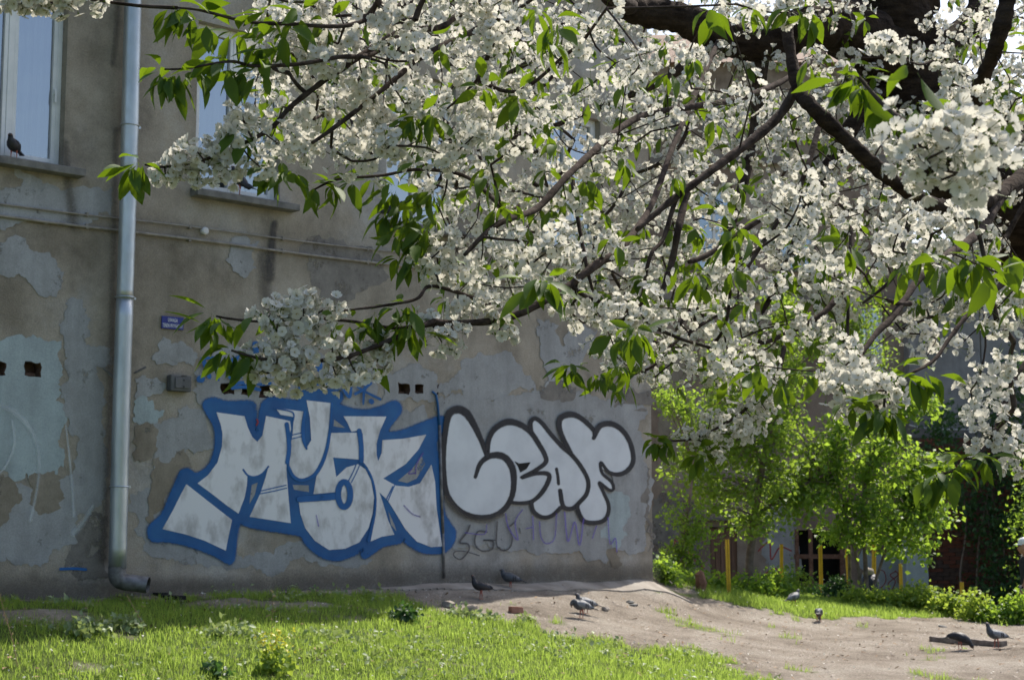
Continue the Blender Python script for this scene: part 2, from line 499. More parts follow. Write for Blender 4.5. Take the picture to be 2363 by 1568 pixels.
# ------------------------------------------------------------------ terrain
def pt(px, py, y):
    v = P(px, py, y); return (v.x, v.y, v.z)
CTRL = [pt(0, 1568, 12), pt(600, 1568, 12.6), pt(1180, 1568, 13.6), pt(1800, 1568, 14.8), pt(2363, 1568, 15.8),
        pt(1345, 1415, 17.6), pt(1700, 1428, 20), pt(2300, 1500, 18), pt(2200, 1442, 21.5), pt(1750, 1375, 25),
        pt(2000, 1390, 25.6), pt(2363, 1436, 24.6), pt(600, 1440, 14.4), pt(1000, 1412, 16.1), pt(0, 1462, 12.8), pt(1550, 1356, 20.9), pt(1600, 1360, 21.2), pt(1450, 1372, 19.4), pt(1600, 1392, 20.4)]
for px_, py_ in ((0, 1385), (270, 1378), (600, 1366), (900, 1352), (1200, 1344), (1500, 1340)):
    v = wall_hit(px_, py_); CTRL.append((v.x, v.y, v.z))
for x_, y_, z_ in ((3.0, 32, -0.2), (7, 31, -0.35), (9.6, 27, -0.62), (13, 30, -0.7), (-3, 6, 0.1), (3, 6, 0.0), (10, 10, -0.2), (-9, 9, 0.6),
                   (-6, 20, 0.75), (0, 30, 0.5), (14, 20, -0.4), (0, -4, 0.0), (9.6, 33, -0.7)):
    CTRL.append((x_, y_, z_))
CTRL = np.array(CTRL)
def tps_fit(pts, lam=0.02):
    n = len(pts)
    d = np.hypot(pts[:, None, 0] - pts[None, :, 0], pts[:, None, 1] - pts[None, :, 1])
    K = np.where(d > 0, d * d * np.log(d + 1e-12), 0) + np.eye(n) * lam
    Pm = np.c_[np.ones(n), pts[:, :2]]
    A = np.zeros((n + 3, n + 3)); A[:n, :n] = K; A[:n, n:] = Pm; A[n:, :n] = Pm.T
    return np.linalg.solve(A, np.r_[pts[:, 2], 0, 0, 0])
TW = tps_fit(CTRL)
def ground_h(x, y):
    x = np.asarray(x, float); y = np.asarray(y, float)
    sh = x.shape
    xr, yr = x.ravel(), y.ravel()
    xc = np.clip(xr, -12, 16); yc = np.clip(yr, -6, 36)
    d = np.hypot(xc[:, None] - CTRL[None, :, 0], yc[:, None] - CTRL[None, :, 1])
    h = (np.where(d > 0, d * d * np.log(d + 1e-12), 0) @ TW[:-3]) + TW[-3] + TW[-2] * xc + TW[-1] * yc
    h = np.clip(h, -1.2, 1.6)
    r = np.hypot(xr - xc, yr - yc)
    w = np.clip(r / 25, 0, 1)
    h = h * (1 - w) + (-0.3) * w
    h = h + (vnoise(xr * 1.3, yr * 1.3, 3) - 0.5) * 0.05 + (vnoise(xr * 4, yr * 4, 5) - 0.5) * 0.022 + (vnoise(xr * 11, yr * 11, 6) - 0.5) * 0.010
    return h.reshape(sh)
def gh(x, y): return float(ground_h(np.array([x]), np.array([y]))[0])
def ground_hit(px, py, y0=9.0, y1=34.0):
    r = ray(px, py)
    ys = np.linspace(y0, y1, 260)
    xs = CU.x + r.x / r.y * ys
    zs = CU.z + r.z / r.y * ys
    g = ground_h(xs, ys)
    k = np.argmax(zs < g)
    if not (zs < g).any(): k = len(ys) - 1
    y = ys[k]
    return Vector((r.x / r.y * y, y, float(g[k])))

LAWN = [(-400, 1382), (270, 1384), (480, 1380), (560, 1368), (700, 1362), (960, 1385), (1010, 1402), (1080, 1425), (1230, 1440), (1350, 1470), (1480, 1492), (1590, 1500), (1690, 1530), (1790, 1572), (1900, 1700), (2600, 2600), (-2500, 2600), (-900, 1450)]
LAWN2 = [(1520, 1358), (1600, 1372), (1640, 1345), (1700, 1320), (2600, 1350), (2600, 1470), (2363, 1440), (2200, 1424), (2000, 1424), (1900, 1424), (1800, 1412), (1650, 1388), (1560, 1372)]
BARE = [[(395, 1388), (560, 1380), (700, 1386), (800, 1400), (700, 1402), (430, 1402)], [(-50, 1408), (130, 1404), (230, 1414), (200, 1436), (60, 1436), (-50, 1446)]]
def grass_amount(x, y):
    z = ground_h(x, y)
    px, py, d = to_px(x, y, z)
    jx = (vnoise(x * 3.2, y * 3.2, 11) - 0.5) * 90 + (vnoise(x * 11, y * 11, 12) - 0.5) * 40
    jy = (vnoise(x * 3.2, y * 3.2, 13) - 0.5) * 16 + (vnoise(x * 11, y * 11, 14) - 0.5) * 8
    g = in_poly(px + jx, py + jy, LAWN).astype(float)
    g = np.maximum(g, in_poly(px + jx * 0.7, py + jy * 0.6, LAWN2).astype(float))
    for b in BARE: g = np.where(in_poly(px + jx * 0.5, py + jy * 0.4, b), 0.15, g)
    g = np.where(d < 2, 1.0, g)
    sp = vnoise(x * 2.1, y * 2.1, 21) * 0.6 + vnoise(x * 6, y * 6, 22) * 0.4
    g = np.where((g > 0.5) & (sp > 0.80), 0.4, g)
    g = np.where((g < 0.1) & (sp > 0.79) & (y > 12.5), 0.5, g)
    g = np.where(y > 26.8, 0.5, g)
    return g

def uneven(a, fine0, fine1, step, b):
    return np.r_[a, np.arange(fine0, fine1, step), b]
gx = uneven([-1500, -500, -160, -60, -30, -18, -13], -10, 13, 0.09, [14, 17, 24, 40, 90, 300, 1500])
gy = uneven([-1500, -400, -100, -30, -10, 0, 5], 8, 31, 0.09, [32, 34, 37, 45, 70, 150, 500, 1500])
GX, GY = np.meshgrid(gx, gy)
GZ = ground_h(GX, GY)
nx_, ny_ = len(gx), len(gy)
V = np.stack([GX.ravel(), GY.ravel(), GZ.ravel()], 1)
ii = (np.arange(ny_ - 1)[:, None] * nx_ + np.arange(nx_ - 1)[None, :]).ravel()
Fg = np.stack([ii, ii + 1, ii + nx_ + 1, ii + nx_], 1)
GA = grass_amount(GX.ravel(), GY.ravel())
def ground_mat():
    m, nt, nd, lk = newmat('dry_earth_and_turf')
    at = N(nt, 'ShaderNodeAttribute', attribute_name='rnd')
    dirt = ramp(nt, noise(nt, 1.1, 8, 0.65), [(0.32, (0.175, 0.145, 0.115)), (0.48, (0.295, 0.255, 0.212)), (0.64, (0.385, 0.345, 0.295))])
    grain = ramp(nt, noise(nt, 38, 6, 0.75), [(0.28, 0.45), (0.5, 1.0), (0.75, 1.3)])
    dirt = mix(nt, 1.0, dirt, grain, 'MULTIPLY')
    turf = ramp(nt, noise(nt, 7, 6, 0.7), [(0.3, (0.05, 0.085, 0.012)), (0.7, (0.13, 0.19, 0.03))])
    f = N(nt, 'ShaderNodeMath', operation='MULTIPLY'); lk.new(at.outputs['Fac'], f.inputs[0]); f.inputs[1].default_value = 0.9
    c = mix(nt, f.outputs[0], dirt, turf)
    p = N(nt, 'ShaderNodeBsdfPrincipled'); lk.new(c, p.inputs['Base Color'])
    p.inputs['Roughness'].default_value = 0.95; p.inputs['Specular IOR Level'].default_value = 0.15
    lk.new(bump(nt, noise(nt, 15, 10, 0.8), 1.0, 0.06), p.inputs['Normal'])
    o = N(nt, 'ShaderNodeOutputMaterial'); lk.new(p.outputs[0], o.inputs['Surface'])
    return m
M['ground'] = ground_mat()
tag(mesh_np('ground', V, Fg, M['ground'], smooth=True, rnd=GA), kind='structure')

# ------------------------------------------------------------------ graffitied apartment building
B = empty('apartment_building', W(0, 0.5), 'long weathered stucco apartment building with blue and black graffiti along its base', 'building')
WT = 8.7
def quad_hole(c_px, w, h):
    s, z = sz(*c_px)
    return [(s - w / 2, z - h / 2), (s + w / 2, z - h / 2), (s + w / 2, z + h / 2), (s - w / 2, z + h / 2)]
s2l, z2b = sz(449, 437)
s2r = sz(645, 455)[0]
z2t = sz(449, 44)[1]
ww = s2r - s2l
s1r = sz(146, 380)[0]
s1l = s1r - ww
step = s2l - s1l
wins = []
for k, sl in enumerate([s1l - step, s1l, s2l, s2l + step, s2l + 2 * step]):
    if sl + ww < S_CORNER - 0.2:
        wins.append((sl, sl + ww, z2b, z2t))
holes_px = [((75, 852), .20, .15), ((-3, 850), .16, .15), ((525, 896), .19, .125), ((570, 899), .16, .125), ((615, 903), .21, .14),
            ((932, 897), .2, .15), ((967, 897), .16, .125), ((1002, 899), .18, .14)]
loops = [[(-9.5, -1.0), (S_CORNER, -1.0), (S_CORNER, WT), (-9.5, WT)]]
for w_ in wins:
    loops.append([(w_[0], w_[2]), (w_[1], w_[2]), (w_[1], w_[3]), (w_[0], w_[3])])
holes_px = [(c_, w_ * .84, h_ * .86) for c_, w_, h_ in holes_px]
hloops = []
for k, (c, w_, h_) in enumerate(holes_px):
    q = quad_hole(c, w_, h_)
    rr = random.Random(k)
    ring = []
    for a, b in zip(q, q[1:] + q[:1]):
        for t in (0.0, 0.33, 0.66):
            ring.append((a[0] + (b[0] - a[0]) * t + rr.uniform(-.012, .012), a[1] + (b[1] - a[1]) * t + rr.uniform(-.012, .012)))
    hloops.append(ring)
loops += hloops
flat = [p for l in loops for p in l]
tris = mgeo.tessellate_polygon([[Vector((p[0], p[1], 0)) for p in l] for l in loops])
wall = MB()
wall.add([W(s, z) for s, z in flat], [tuple(t) for t in tris])
# side wall at the corner, the far end, the back and the roof
BK = -9.0
c0, c1, c2, c3 = W(S_CORNER, -1), W(S_CORNER, WT), W(S_CORNER, WT, BK), W(S_CORNER, -1, BK)
wall.add([c0, c3, c2, c1], [(0, 1, 2, 3)])
e0, e1, e2, e3 = W(-9.5, -1), W(-9.5, WT), W(-9.5, WT, BK), W(-9.5, -1, BK)
wall.add([e0, e1, e2, e3], [(0, 1, 2, 3)])
wall.add([c3, e3, e2, c2], [(0, 1, 2, 3)])
o = wall.build('wall', M['stucco'], B)
# make the front face the camera side
roof = MB()
mid = (W(-9.7, WT + 1.2, BK / 2), W(S_CORNER + .2, WT + 1.2, BK / 2))
roof.add([W(-9.7, WT, .25), W(S_CORNER + .2, WT, .25), mid[1], mid[0], W(-9.7, WT, BK - .25), W(S_CORNER + .2, WT, BK - .25)],
         [(0, 1, 2, 3), (3, 2, 5, 4), (1, 5, 2), (0, 3, 4), (0, 4, 5, 1)])
roof.build('roof', M['zinc_dark'], B)
# hole recesses
for k, ring in enumerate(hloops):
    mb = MB()
    n = len(ring); dep = -0.16
    fr = [W(s, z, 0) for s, z in ring]; bk = [W(s, z, dep) for s, z in ring]
    mb.add(fr + bk, [(i, (i + 1) % n, n + (i + 1) % n, n + i) for i in range(n)] + [tuple(n + i for i in range(n))])
    # broken brick inside
    cs = sum(p[0] for p in ring) / n; cz = min(p[1] for p in ring)
    mb.box(W(cs + .01, cz + .02, -.1), (.05, .03, .022), (WD, WN, Vector((0, 0, 1))))
    mb.build('vent_hole', [M['hole_dark']], B)

def build_window(idx, s0, s1, z0, z1):
    ax = (WD, WN, Vector((0, 0, 1)))
    rd = -0.13
    rv = MB()
    # reveals
    rv.add([W(s0, z0, 0), W(s0, z0, rd - .02), W(s0, z1, rd - .02), W(s0, z1, 0)], [(0, 1, 2, 3)])
    rv.add([W(s1, z0, 0), W(s1, z1, 0), W(s1, z1, rd - .02), W(s1, z0, rd - .02)], [(0, 1, 2, 3)])
    rv.add([W(s0, z1, 0), W(s0, z1, rd - .02), W(s1, z1, rd - .02), W(s1, z1, 0)], [(0, 1, 2, 3)])
    rv.add([W(s0, z0, 0), W(s1, z0, 0), W(s1, z0, rd - .02), W(s0, z0, rd - .02)], [(0, 1, 2, 3)])
    rv.build('reveal', M['stucco'], B)
    fr = MB()
    def bar(sa, sb, za, zb, off=rd, th=.035):
        fr.box(W((sa + sb) / 2, (za + zb) / 2, off), ((sb - sa) / 2, th, (zb - za) / 2), ax)
    t = .05
    bar(s0 + .002, s0 + t, z0 + .002, z1 - .002); bar(s1 - t, s1 - .002, z0 + .002, z1 - .002)
    bar(s0 + t, s1 - t, z0 + .002, z0 + t); bar(s0 + t, s1 - t, z1 - t, z1 - .002)
    sm = (s0 + s1) / 2
    bar(sm - .03, sm + .03, z0 + t, z1 - t, rd + .004, .036)
    win = fr.build('window', M['window_white'], B, bevel=.004)
    for a, b in ((s0 + t, sm - .03), (sm + .03, s1 - t)):
        sa = MB()
        q = .042
        for (x0, x1, y0, y1) in ((a, a + q, z0 + t, z1 - t), (b - q, b, z0 + t, z1 - t), (a + q, b - q, z0 + t, z0 + t + q), (a + q, b - q, z1 - t - q, z1 - t)):
            sa.box(W((x0 + x1) / 2, (y0 + y1) / 2, rd + .012), ((x1 - x0) / 2 - .001, .022, (y1 - y0) / 2 - .001), ax)
        sa.build('sash', M['window_white'], win, keep=False, bevel=.003)
        g = MB()
        g.add([W(a + q, z0 + t + q, rd), W(b - q, z0 + t + q, rd), W(b - q, z1 - t - q, rd), W(a + q, z1 - t - q, rd)], [(0, 1, 2, 3)])
        g.build('pane', M['glass'], win, keep=False)
    cu = MB()
    n = 60
    cols = []
    for i in range(n + 1):
        s = s0 + (s1 - s0) * i / n
        cols.append((s, -.24 + .018 * math.sin(i * 1.25) + .01 * math.sin(i * 2.9)))
    zb = z0 + (.05 if idx != 2 else .05)
    vv = [W(s, zz, off) for s, off in cols for zz in (zb, z1)]
    cu.add(vv, [(2 * i, 2 * i + 2, 2 * i + 3, 2 * i + 1) for i in range(n)])
    cu.build('curtain', M['curtain'], win, keep=False)
    rm = MB()
    a, b, c, d = W(s0 - .3, z0 - .2, rd - .03), W(s1 + .3, z0 - .2, rd - .03), W(s1 + .3, z1 + .2, rd - .03), W(s0 - .3, z1 + .2, rd - .03)
    off = WN * -1.6
    rm.add([a, b, c, d, a + off, b + off, c + off, d + off], [(4, 5, 6, 7), (0, 1, 5, 4), (1, 2, 6, 5), (2, 3, 7, 6), (3, 0, 4, 7)])
    rm.build('room', M['room'], win, keep=False)
    si = MB()
    si.hexa([W(s0 - .05, z0 - .085, -.02), W(s1 + .17, z0 - .085, -.02), W(s1 + .17, z0 - .085, .15), W(s0 - .05, z0 - .085, .15),
             W(s0 - .05, z0 + .012, -.02), W(s1 + .17, z0 + .012, -.02), W(s1 + .17, z0 - .012, .15), W(s0 - .05, z0 - .012, .15)])
    si.build('sill', M['sill'], win, keep=False, bevel=.008)
    hd = MB()
    hs = s1 - t - q / 2
    hz = z0 + (z1 - z0) * .42
    hd.box(W(hs, hz, rd + .045), (.012, .012, .03), ax)
    hd.box(W(hs, hz - .05, rd + .062), (.009, .007, .06), ax)
    hd.build('handle', M['window_white'], win, keep=False)
    return win
# fix winding of keep=False parts: windows are children of an object whose own transform is identity relative to the building
for i, w_ in enumerate(wins):
    build_window(i, *w_)
Z_SILL = z2b

# ---- paint layers on the wall
HOLE_PX = []
for ring in hloops:
    rp = []
    for s, z in ring:
        v = W(s, z); a, b, c = to_px(v.x, v.y, v.z); rp.append((float(a), float(b)))
    HOLE_PX.append(rp)
LAYER = [0.0025]
def next_off():
    LAYER[0] += 0.0003
    return LAYER[0]
def jag(poly, amt=0.2, minlen=7, seed=1):
    rr = random.Random(seed)
    pts = [tuple(p) for p in poly]
    while True:
        out = []; big = False
        for a, b in zip(pts, pts[1:] + pts[:1]):
            out.append(a)
            L = math.hypot(b[0] - a[0], b[1] - a[1])
            if L > minlen:
                big = True
                d = rr.gauss(0, amt) * min(L, 55)
                nx, ny = -(b[1] - a[1]) / L, (b[0] - a[0]) / L
                out.append(((a[0] + b[0]) / 2 + nx * d, (a[1] + b[1]) / 2 + ny * d))
        pts = out
        if not big: return pts
def wall_poly(name, poly, mat, off=None, parent=B, label=None, hit=wall_hit):
    off = next_off() if off is None else off
    lps = [poly]
    if hit is wall_hit and name == 'paint_patch':
        for rg_ in HOLE_PX:
            if all(in_poly(np.array([p[0] for p in rg_]), np.array([p[1] for p in rg_]), poly)): lps.append(rg_)
    t = mgeo.tessellate_polygon([[Vector((p[0], -p[1], 0)) for p in l] for l in lps])
    poly = [p for l in lps for p in l]
    mb = MB().add([hit(p[0], p[1], off) for p in poly], [tuple(x) for x in t])
    o = mb.build(name, mat, parent)
    if label: o['label'] = label
    return o
def ribbon_arrays(strokes, hit, off, closed=False):
    V = []; F = []; UV = []
    for si, (pts, w) in enumerate(strokes):
        c = smooth_pts(pts, 7, closed)
        n = len(c)
        wid = np.full(n, w, float) if np.isscalar(w) else np.interp(np.linspace(0, 1, n), np.linspace(0, 1, len(w)), w)
        b = len(V)
        for i in range(n):
            if closed:
                t = c[(i + 1) % n] - c[i - 1]
            else:
                t = c[min(i + 1, n - 1)] - c[max(i - 1, 0)]
            L = math.hypot(*t) or 1
            nx, ny = -t[1] / L, t[0] / L
            oo = off + 0.0001 * i / n
            h = wid[i] / 2
            row = [(-1, -h), (0, 0), (1, h)]
            for v, d in row:
                V.append(hit(c[i][0] + nx * d, c[i][1] + ny * d, oo)); UV.append((i / n, v))
        m = n if closed else n - 1
        for i in range(m):
            a = b + i * 3; e = b + ((i + 1) % n) * 3
            F.append((a, a + 1, e + 1, e)); F.append((a + 1, a + 2, e + 2, e + 1))
        if not closed:   # round caps: fans whose rim carries v = 1
            for (i, sgn) in ((0, -1), (n - 1, 1)):
                t = c[min(i + 1, n - 1)] - c[max(i - 1, 0)]
                L = math.hypot(*t) or 1
                t = t / L * sgn
                nx, ny = -t[1], t[0]
                h = wid[i] / 2
                oo = off + 0.0001 * i / n
                cc = len(V)
                V.append(hit(c[i][0], c[i][1], oo)); UV.append((0, 0))
                K = 6
                for k in range(K + 1):
                    a = math.pi * k / K - math.pi / 2
                    dx = (t[0] * math.cos(a) + nx * math.sin(a)) * h
                    dy = (t[1] * math.cos(a) + ny * math.sin(a)) * h
                    V.append(hit(c[i][0] + dx, c[i][1] + dy, oo)); UV.append((0, 1))
                for k in range(K):
                    F.append((cc, cc + 1 + k, cc + 2 + k, cc))
    return V, F, UV
def wall_strokes(name, strokes, mat, parent=B, closed=False, label=None, hit=wall_hit, off=None):
    off = next_off() if off is None else off
    if len(strokes) > 1:
        if parent.parent is None:
            a = strokes[0][0][0]
            e = empty(name, hit(a[0], a[1], off)); setparent(e, parent)
            if label: e['label'] = label
        else:
            e = parent
        for i, s_ in enumerate(strokes):
            wall_strokes('sprayed_stroke', [s_], mat, e, closed, None, hit, None)
        return e
    V, F, UV = ribbon_arrays(strokes, hit, off, closed)
    me = bpy.data.meshes.new(name)
    F = [f if f[3] != f[0] else f[:3] for f in F]
    me.from_pydata([tuple(v) for v in V], [], F)
    l = me.uv_layers.new(name='UVMap')
    for poly in me.polygons:
        for li in poly.loop_indices:
            l.data[li].uv = UV[me.loops[li].vertex_index]
    me.materials.append(mat)
    o = link(bpy.data.objects.new(name, me))
    setparent(o, parent)
    if label: o['label'] = label
    return o
def Z2(*a): return [((500 + x / 1.5681) / 1.7334, (1300 + y / 1.5681) / 1.7334) for x, y in a]
def Z3(*a): return [((1600 + x / 1.8445) / 1.7334, (1500 + y / 1.8445) / 1.7334) for x, y in a]
def Z5(*a): return [((x / 1.2067) / 1.7334, (1200 + y / 1.2067) / 1.7334) for x, y in a]
def Z7(*a): return [((700 + x / 2.363) / 1.7334, (1350 + y / 2.363) / 1.7334) for x, y in a]

patches = [
    ('paint_grey', [(300, 1140), (360, 1120), (420, 1180), (560, 1290), (700, 1250), (860, 1290), (820, 1310), (600, 1312), (420, 1300), (330, 1270)]),
    ('paint_grey', [(20, 380), (60, 400), (140, 440), (260, 430), (262, 500), (200, 520), (60, 470)]),
    ('dark_patch', [(700, 560), (860, 570), (900, 640), (820, 690), (720, 660)]),
    ('paint_grey', [(1000, 900), (1100, 820), (1200, 840), (1240, 900), (1100, 930)]),
    ('dark_patch', [(200, 1180), (250, 1190), (252, 1330), (180, 1340), (150, 1300)]),
    ('paint_grey', [(-300, 1100), (60, 1120), (150, 1130), (200, 1150), (180, 1250), (100, 1300), (-300, 1290)]),
    ('paint_cyan', [(-300, 775), (60, 780), (143, 786), (146, 850), (140, 1000), (150, 1050), (120, 1110), (90, 1130), (60, 1090), (30, 1110), (-300, 1090)]),
    ('mortar_patch', Z5((-60, 860), (40, 850), (90, 910), (110, 960), (60, 1000), (40, 1060), (-60, 1090))),
    ('mortar_patch', Z5((135, 860), (180, 835), (260, 820), (310, 850), (305, 960), (260, 1020), (180, 1030), (140, 980))),
    ('paint_grey', [(150, 700), (190, 690), (212, 740), (200, 800), (228, 830), (240, 900), (250, 1100), (230, 1200), (150, 1200), (160, 1000), (147, 800)]),
    ('paint_grey', Z5((410, 215), (545, 225), (550, 300), (470, 320), (410, 300))),
    ('paint_grey', [(-300, 545), (60, 550), (130, 600), (142, 660), (100, 685), (55, 640), (-300, 632)]),
    ('paint_grey', Z5((735, 290), (760, 215), (890, 205), (945, 250), (935, 320), (860, 300), (760, 312))),
    ('paint_grey', Z5((650, 380), (760, 372), (800, 400), (780, 450), (700, 470), (650, 470))),
    ('paint_cyan', Z5((645, 490), (740, 485), (745, 530), (795, 530), (760, 590), (700, 605), (648, 590))),
    ('paint_grey', Z5((660, 600), (780, 595), (900, 500), (990, 560), (1045, 700), (900, 720), (870, 800), (740, 820), (740, 700), (650, 690))),
    ('mortar_patch', Z5((665, 600), (740, 595), (755, 660), (735, 760), (690, 775), (640, 740), (640, 680))),
    ('mortar_patch', Z5((740, 770), (830, 760), (890, 715), (915, 770), (900, 830), (850, 900), (800, 1010), (730, 1100), (715, 1020), (730, 900))),
    ('paint_grey', [(455, 850), (500, 795), (600, 780), (720, 820), (860, 845), (885, 925), (980, 935), (1010, 1000), (600, 1010), (470, 950), (440, 900)]),
    ('paint_grey', [(885, 860), (960, 838), (1010, 870), (1045, 905), (1100, 915), (1250, 905), (1262, 860), (1240, 735), (1290, 750), (1300, 800), (1330, 740), (1385, 760), (1350, 820), (1270, 865), (1285, 905), (1400, 925), (1495, 955), (1503, 1100), (1490, 1250), (1400, 1300), (1330, 1272), (1180, 1275), (1030, 1260), (1005, 1200), (1005, 930), (900, 935)]),
    ('dark_patch', Z3((1030, 80), (1100, 45), (1230, 50), (1300, 90), (1290, 170), (1180, 180), (1040, 170))),
    ('dark_patch', Z3((1560, 120), (1840, 110), (1842, 290), (1700, 260), (1580, 240))),
    ('paint_grey', [(530, 560), (600, 556), (592, 620), (562, 642), (520, 600)]),
    ('paint_grey', [(-300, 432), (120, 432), (182, 480), (150, 515), (-300, 475)]),
    ('paint_cyan', Z3((1500, 880), (1640, 860), (1700, 1000), (1680, 1180), (1580, 1300), (1480, 1200), (1530, 1000))),
    ('dark_patch', Z3((1815, 670), (1850, 690), (1855, 1250), (1825, 1300), (1815, 1000))),
    ('mortar_patch', Z3((1530, 1280), (1600, 1290), (1640, 1400), (1600, 1430), (1540, 1360))),
]
for k, (mn, poly) in enumerate(patches):
    wall_poly('paint_patch', jag(poly, 0.17, 7, k + 3), M[mn])
# stains
wall_strokes('stain', [([(634, 515), (628, 560), (622, 640)], [22, 30, 40])], M['stain'])
wall_strokes('stain', [([(606, 590), (612, 660), (622, 730)], [40, 56, 40])], M['stain_soft'])
wall_strokes('stain', [([(150, 330), (158, 420), (170, 520)], [30, 36, 50])], M['stain_soft'])
wall_strokes('stain', [([(268, 300), (262, 700), (255, 1000), (240, 1290)], [26, 34, 40, 40])], M['stain_soft'])
wall_strokes('stain', [([(-80, 1375), (200, 1365), (330, 1358), (600, 1350)], [120, 130, 90, 70])], M['stain_soft'])
wall_strokes('stain', [([(640, 1350), (1000, 1335), (1500, 1322)], [90, 110, 80])], M['stain_soft'])
wall_strokes('stain', [([(260, 150), (270, 60), (276, -60)], [20, 26, 26])], M['stain_soft'])

# ---- faded white arcs at the near end
wall_strokes('graffiti_arc', [([(-160, 960), (-60, 925), (0, 935), (45, 960), (80, 1010), (90, 1070), (85, 1130), (70, 1200)], [20, 26, 26, 24, 18, 14, 12, 14]),
                              ([(-60, 1110), (0, 1090), (32, 1030), (28, 970)], [10, 12, 10, 8]),
                              ([(152, 980), (165, 1100), (170, 1190)], [8, 12, 14]),
                              ([(170, 1230), (195, 1200), (213, 1168)], [30, 20, 14])], M['white_spray'], label='faded white arc graffiti')
wall_strokes('graffiti_dash', [([(140, 1312), (170, 1311), (198, 1313)], 8)], M['blue_line'], label='short blue sprayed dash')

# ---- blue MUSK piece
G1 = empty('graffiti_piece', W(*sz(760, 1100), 0.02)); setparent(G1, B)
G1['label'] = 'blue outlined white block letters reading MUSK'
outer = Z2((505, 490), (560, 470), (640, 492), (785, 490), (808, 530), (814, 640), (828, 674), (845, 640), (862, 520), (890, 478), (940, 465), (1088, 485), (1095, 430), (1125, 408), (1200, 415), (1335, 420), (1352, 450), (1335, 500), (1400, 530), (1500, 545), (1600, 525), (1685, 490), (1718, 510), (1712, 550), (1645, 640), (1655, 682), (1750, 670), (1850, 630), (1985, 585), (1990, 640), (1945, 720), (1945, 800), (1965, 900), (1985, 1150), (2030, 1250), (2060, 1300), (2040, 1370), (1990, 1412), (1880, 1412), (1800, 1375), (1735, 1330), (1720, 1352), (1620, 1372), (1540, 1425), (1500, 1445), (1493, 1395), (1430, 1430), (1330, 1460), (1240, 1440), (1150, 1370), (1110, 1312), (1020, 1290), (900, 1272), (790, 1252), (715, 1235), (690, 1330), (672, 1465), (640, 1475), (560, 1430), (400, 1370), (260, 1342), (180, 1340), (157, 1300), (168, 1260), (240, 1190), (290, 1080), (340, 960), (365, 918), (400, 915), (440, 940), (500, 918), (550, 860), (578, 760), (572, 640), (520, 540))
def shrink(poly, d):
    n = len(poly)
    area = sum(poly[i][0] * poly[(i + 1) % n][1] - poly[(i + 1) % n][0] * poly[i][1] for i in range(n))
    sg = 1 if area > 0 else -1
    out = []
    for i in range(n):
        a, b = poly[i - 1], poly[(i + 1) % n]
        t = (b[0] - a[0], b[1] - a[1]); L = math.hypot(*t) or 1
        out.append((poly[i][0] - t[1] / L * d * sg, poly[i][1] + t[0] / L * d * sg))
    return out
o_sm = [tuple(p) for p in smooth_pts(outer, 3, True)]
wall_strokes('blue_overspray', [(shrink(outer, 1), 25)], M['blue_spray'], parent=G1, closed=True)
wall_poly('blue_outline', shrink(o_sm, 2.5), M['blue_flat'], parent=G1)
gaps = [Z2((1312, 590), (1380, 642), (1345, 640), (1308, 632)), Z2((1052, 1000), (1152, 1003), (1155, 1045), (1060, 1030)),
        Z2((795, 1000), (832, 985), (815, 1060), (780, 1120)), Z2((1712, 975), (1800, 900), (1860, 820), (1884, 868), (1830, 960), (1770, 988)),
        Z2((1652, 1165), (1690, 1250), (1702, 1290), (1668, 1250))]
for g in gaps: wall_poly('bare_gap', g, M['paint_grey'], parent=G1)
whites = [
    Z2((573, 545), (750, 570), (770, 640), (798, 700), (830, 730), (862, 690), (885, 568), (1035, 600), (1042, 650), (1022, 720), (1012, 900), (1026, 1080), (1040, 1240), (900, 1218), (782, 1200), (850, 1050), (880, 960), (900, 885), (865, 930), (810, 948), (768, 935), (765, 1000), (750, 1080), (712, 1180), (640, 1130), (550, 1060), (455, 990), (520, 940), (580, 860), (608, 760), (612, 680), (600, 620)),
    Z2((385, 995), (525, 1105), (672, 1220), (650, 1320), (632, 1412), (500, 1350), (380, 1310), (235, 1277), (300, 1160), (350, 1060)),
    Z2((945, 518), (1118, 540), (1108, 620), (1110, 700), (1138, 770), (1168, 720), (1160, 580), (1138, 470), (1295, 488), (1290, 600), (1280, 700), (1265, 780), (1230, 880), (1180, 940), (1100, 965), (1055, 935), (1032, 880), (1030, 800), (1050, 690), (1060, 575), (975, 560)),
    Z2((1290, 675), (1475, 672), (1475, 842), (1305, 828), (1325, 950), (1390, 890), (1460, 870), (1508, 902), (1543, 972), (1563, 1080), (1553, 1180), (1528, 1270), (1470, 1360), (1380, 1400), (1280, 1408), (1190, 1350), (1130, 1270), (1100, 1180), (1090, 1103), (1325, 1092), (1325, 1045), (1182, 1058), (1200, 950), (1240, 850), (1275, 760)),
    Z2((1370, 570), (1640, 572), (1600, 660), (1578, 740), (1578, 810), (1588, 852), (1610, 800), (1614, 720), (1750, 710), (1890, 685), (1840, 780), (1760, 870), (1620, 960), (1700, 1005), (1780, 1012), (1850, 990), (1905, 900), (1922, 872), (1945, 980), (1955, 1150), (1975, 1290), (1990, 1385), (1920, 1390), (1830, 1355), (1760, 1280), (1700, 1180), (1650, 1100), (1595, 1046), (1620, 1120), (1650, 1220), (1690, 1312), (1610, 1325), (1532, 1358), (1547, 1250), (1574, 1130), (1574, 1040), (1550, 960), (1522, 890), (1492, 855), (1492, 680), (1470, 658), (1420, 666), (1395, 610)),
]
for w_ in whites: wall_poly('white_fill', w_, M['white_fill'], parent=G1)
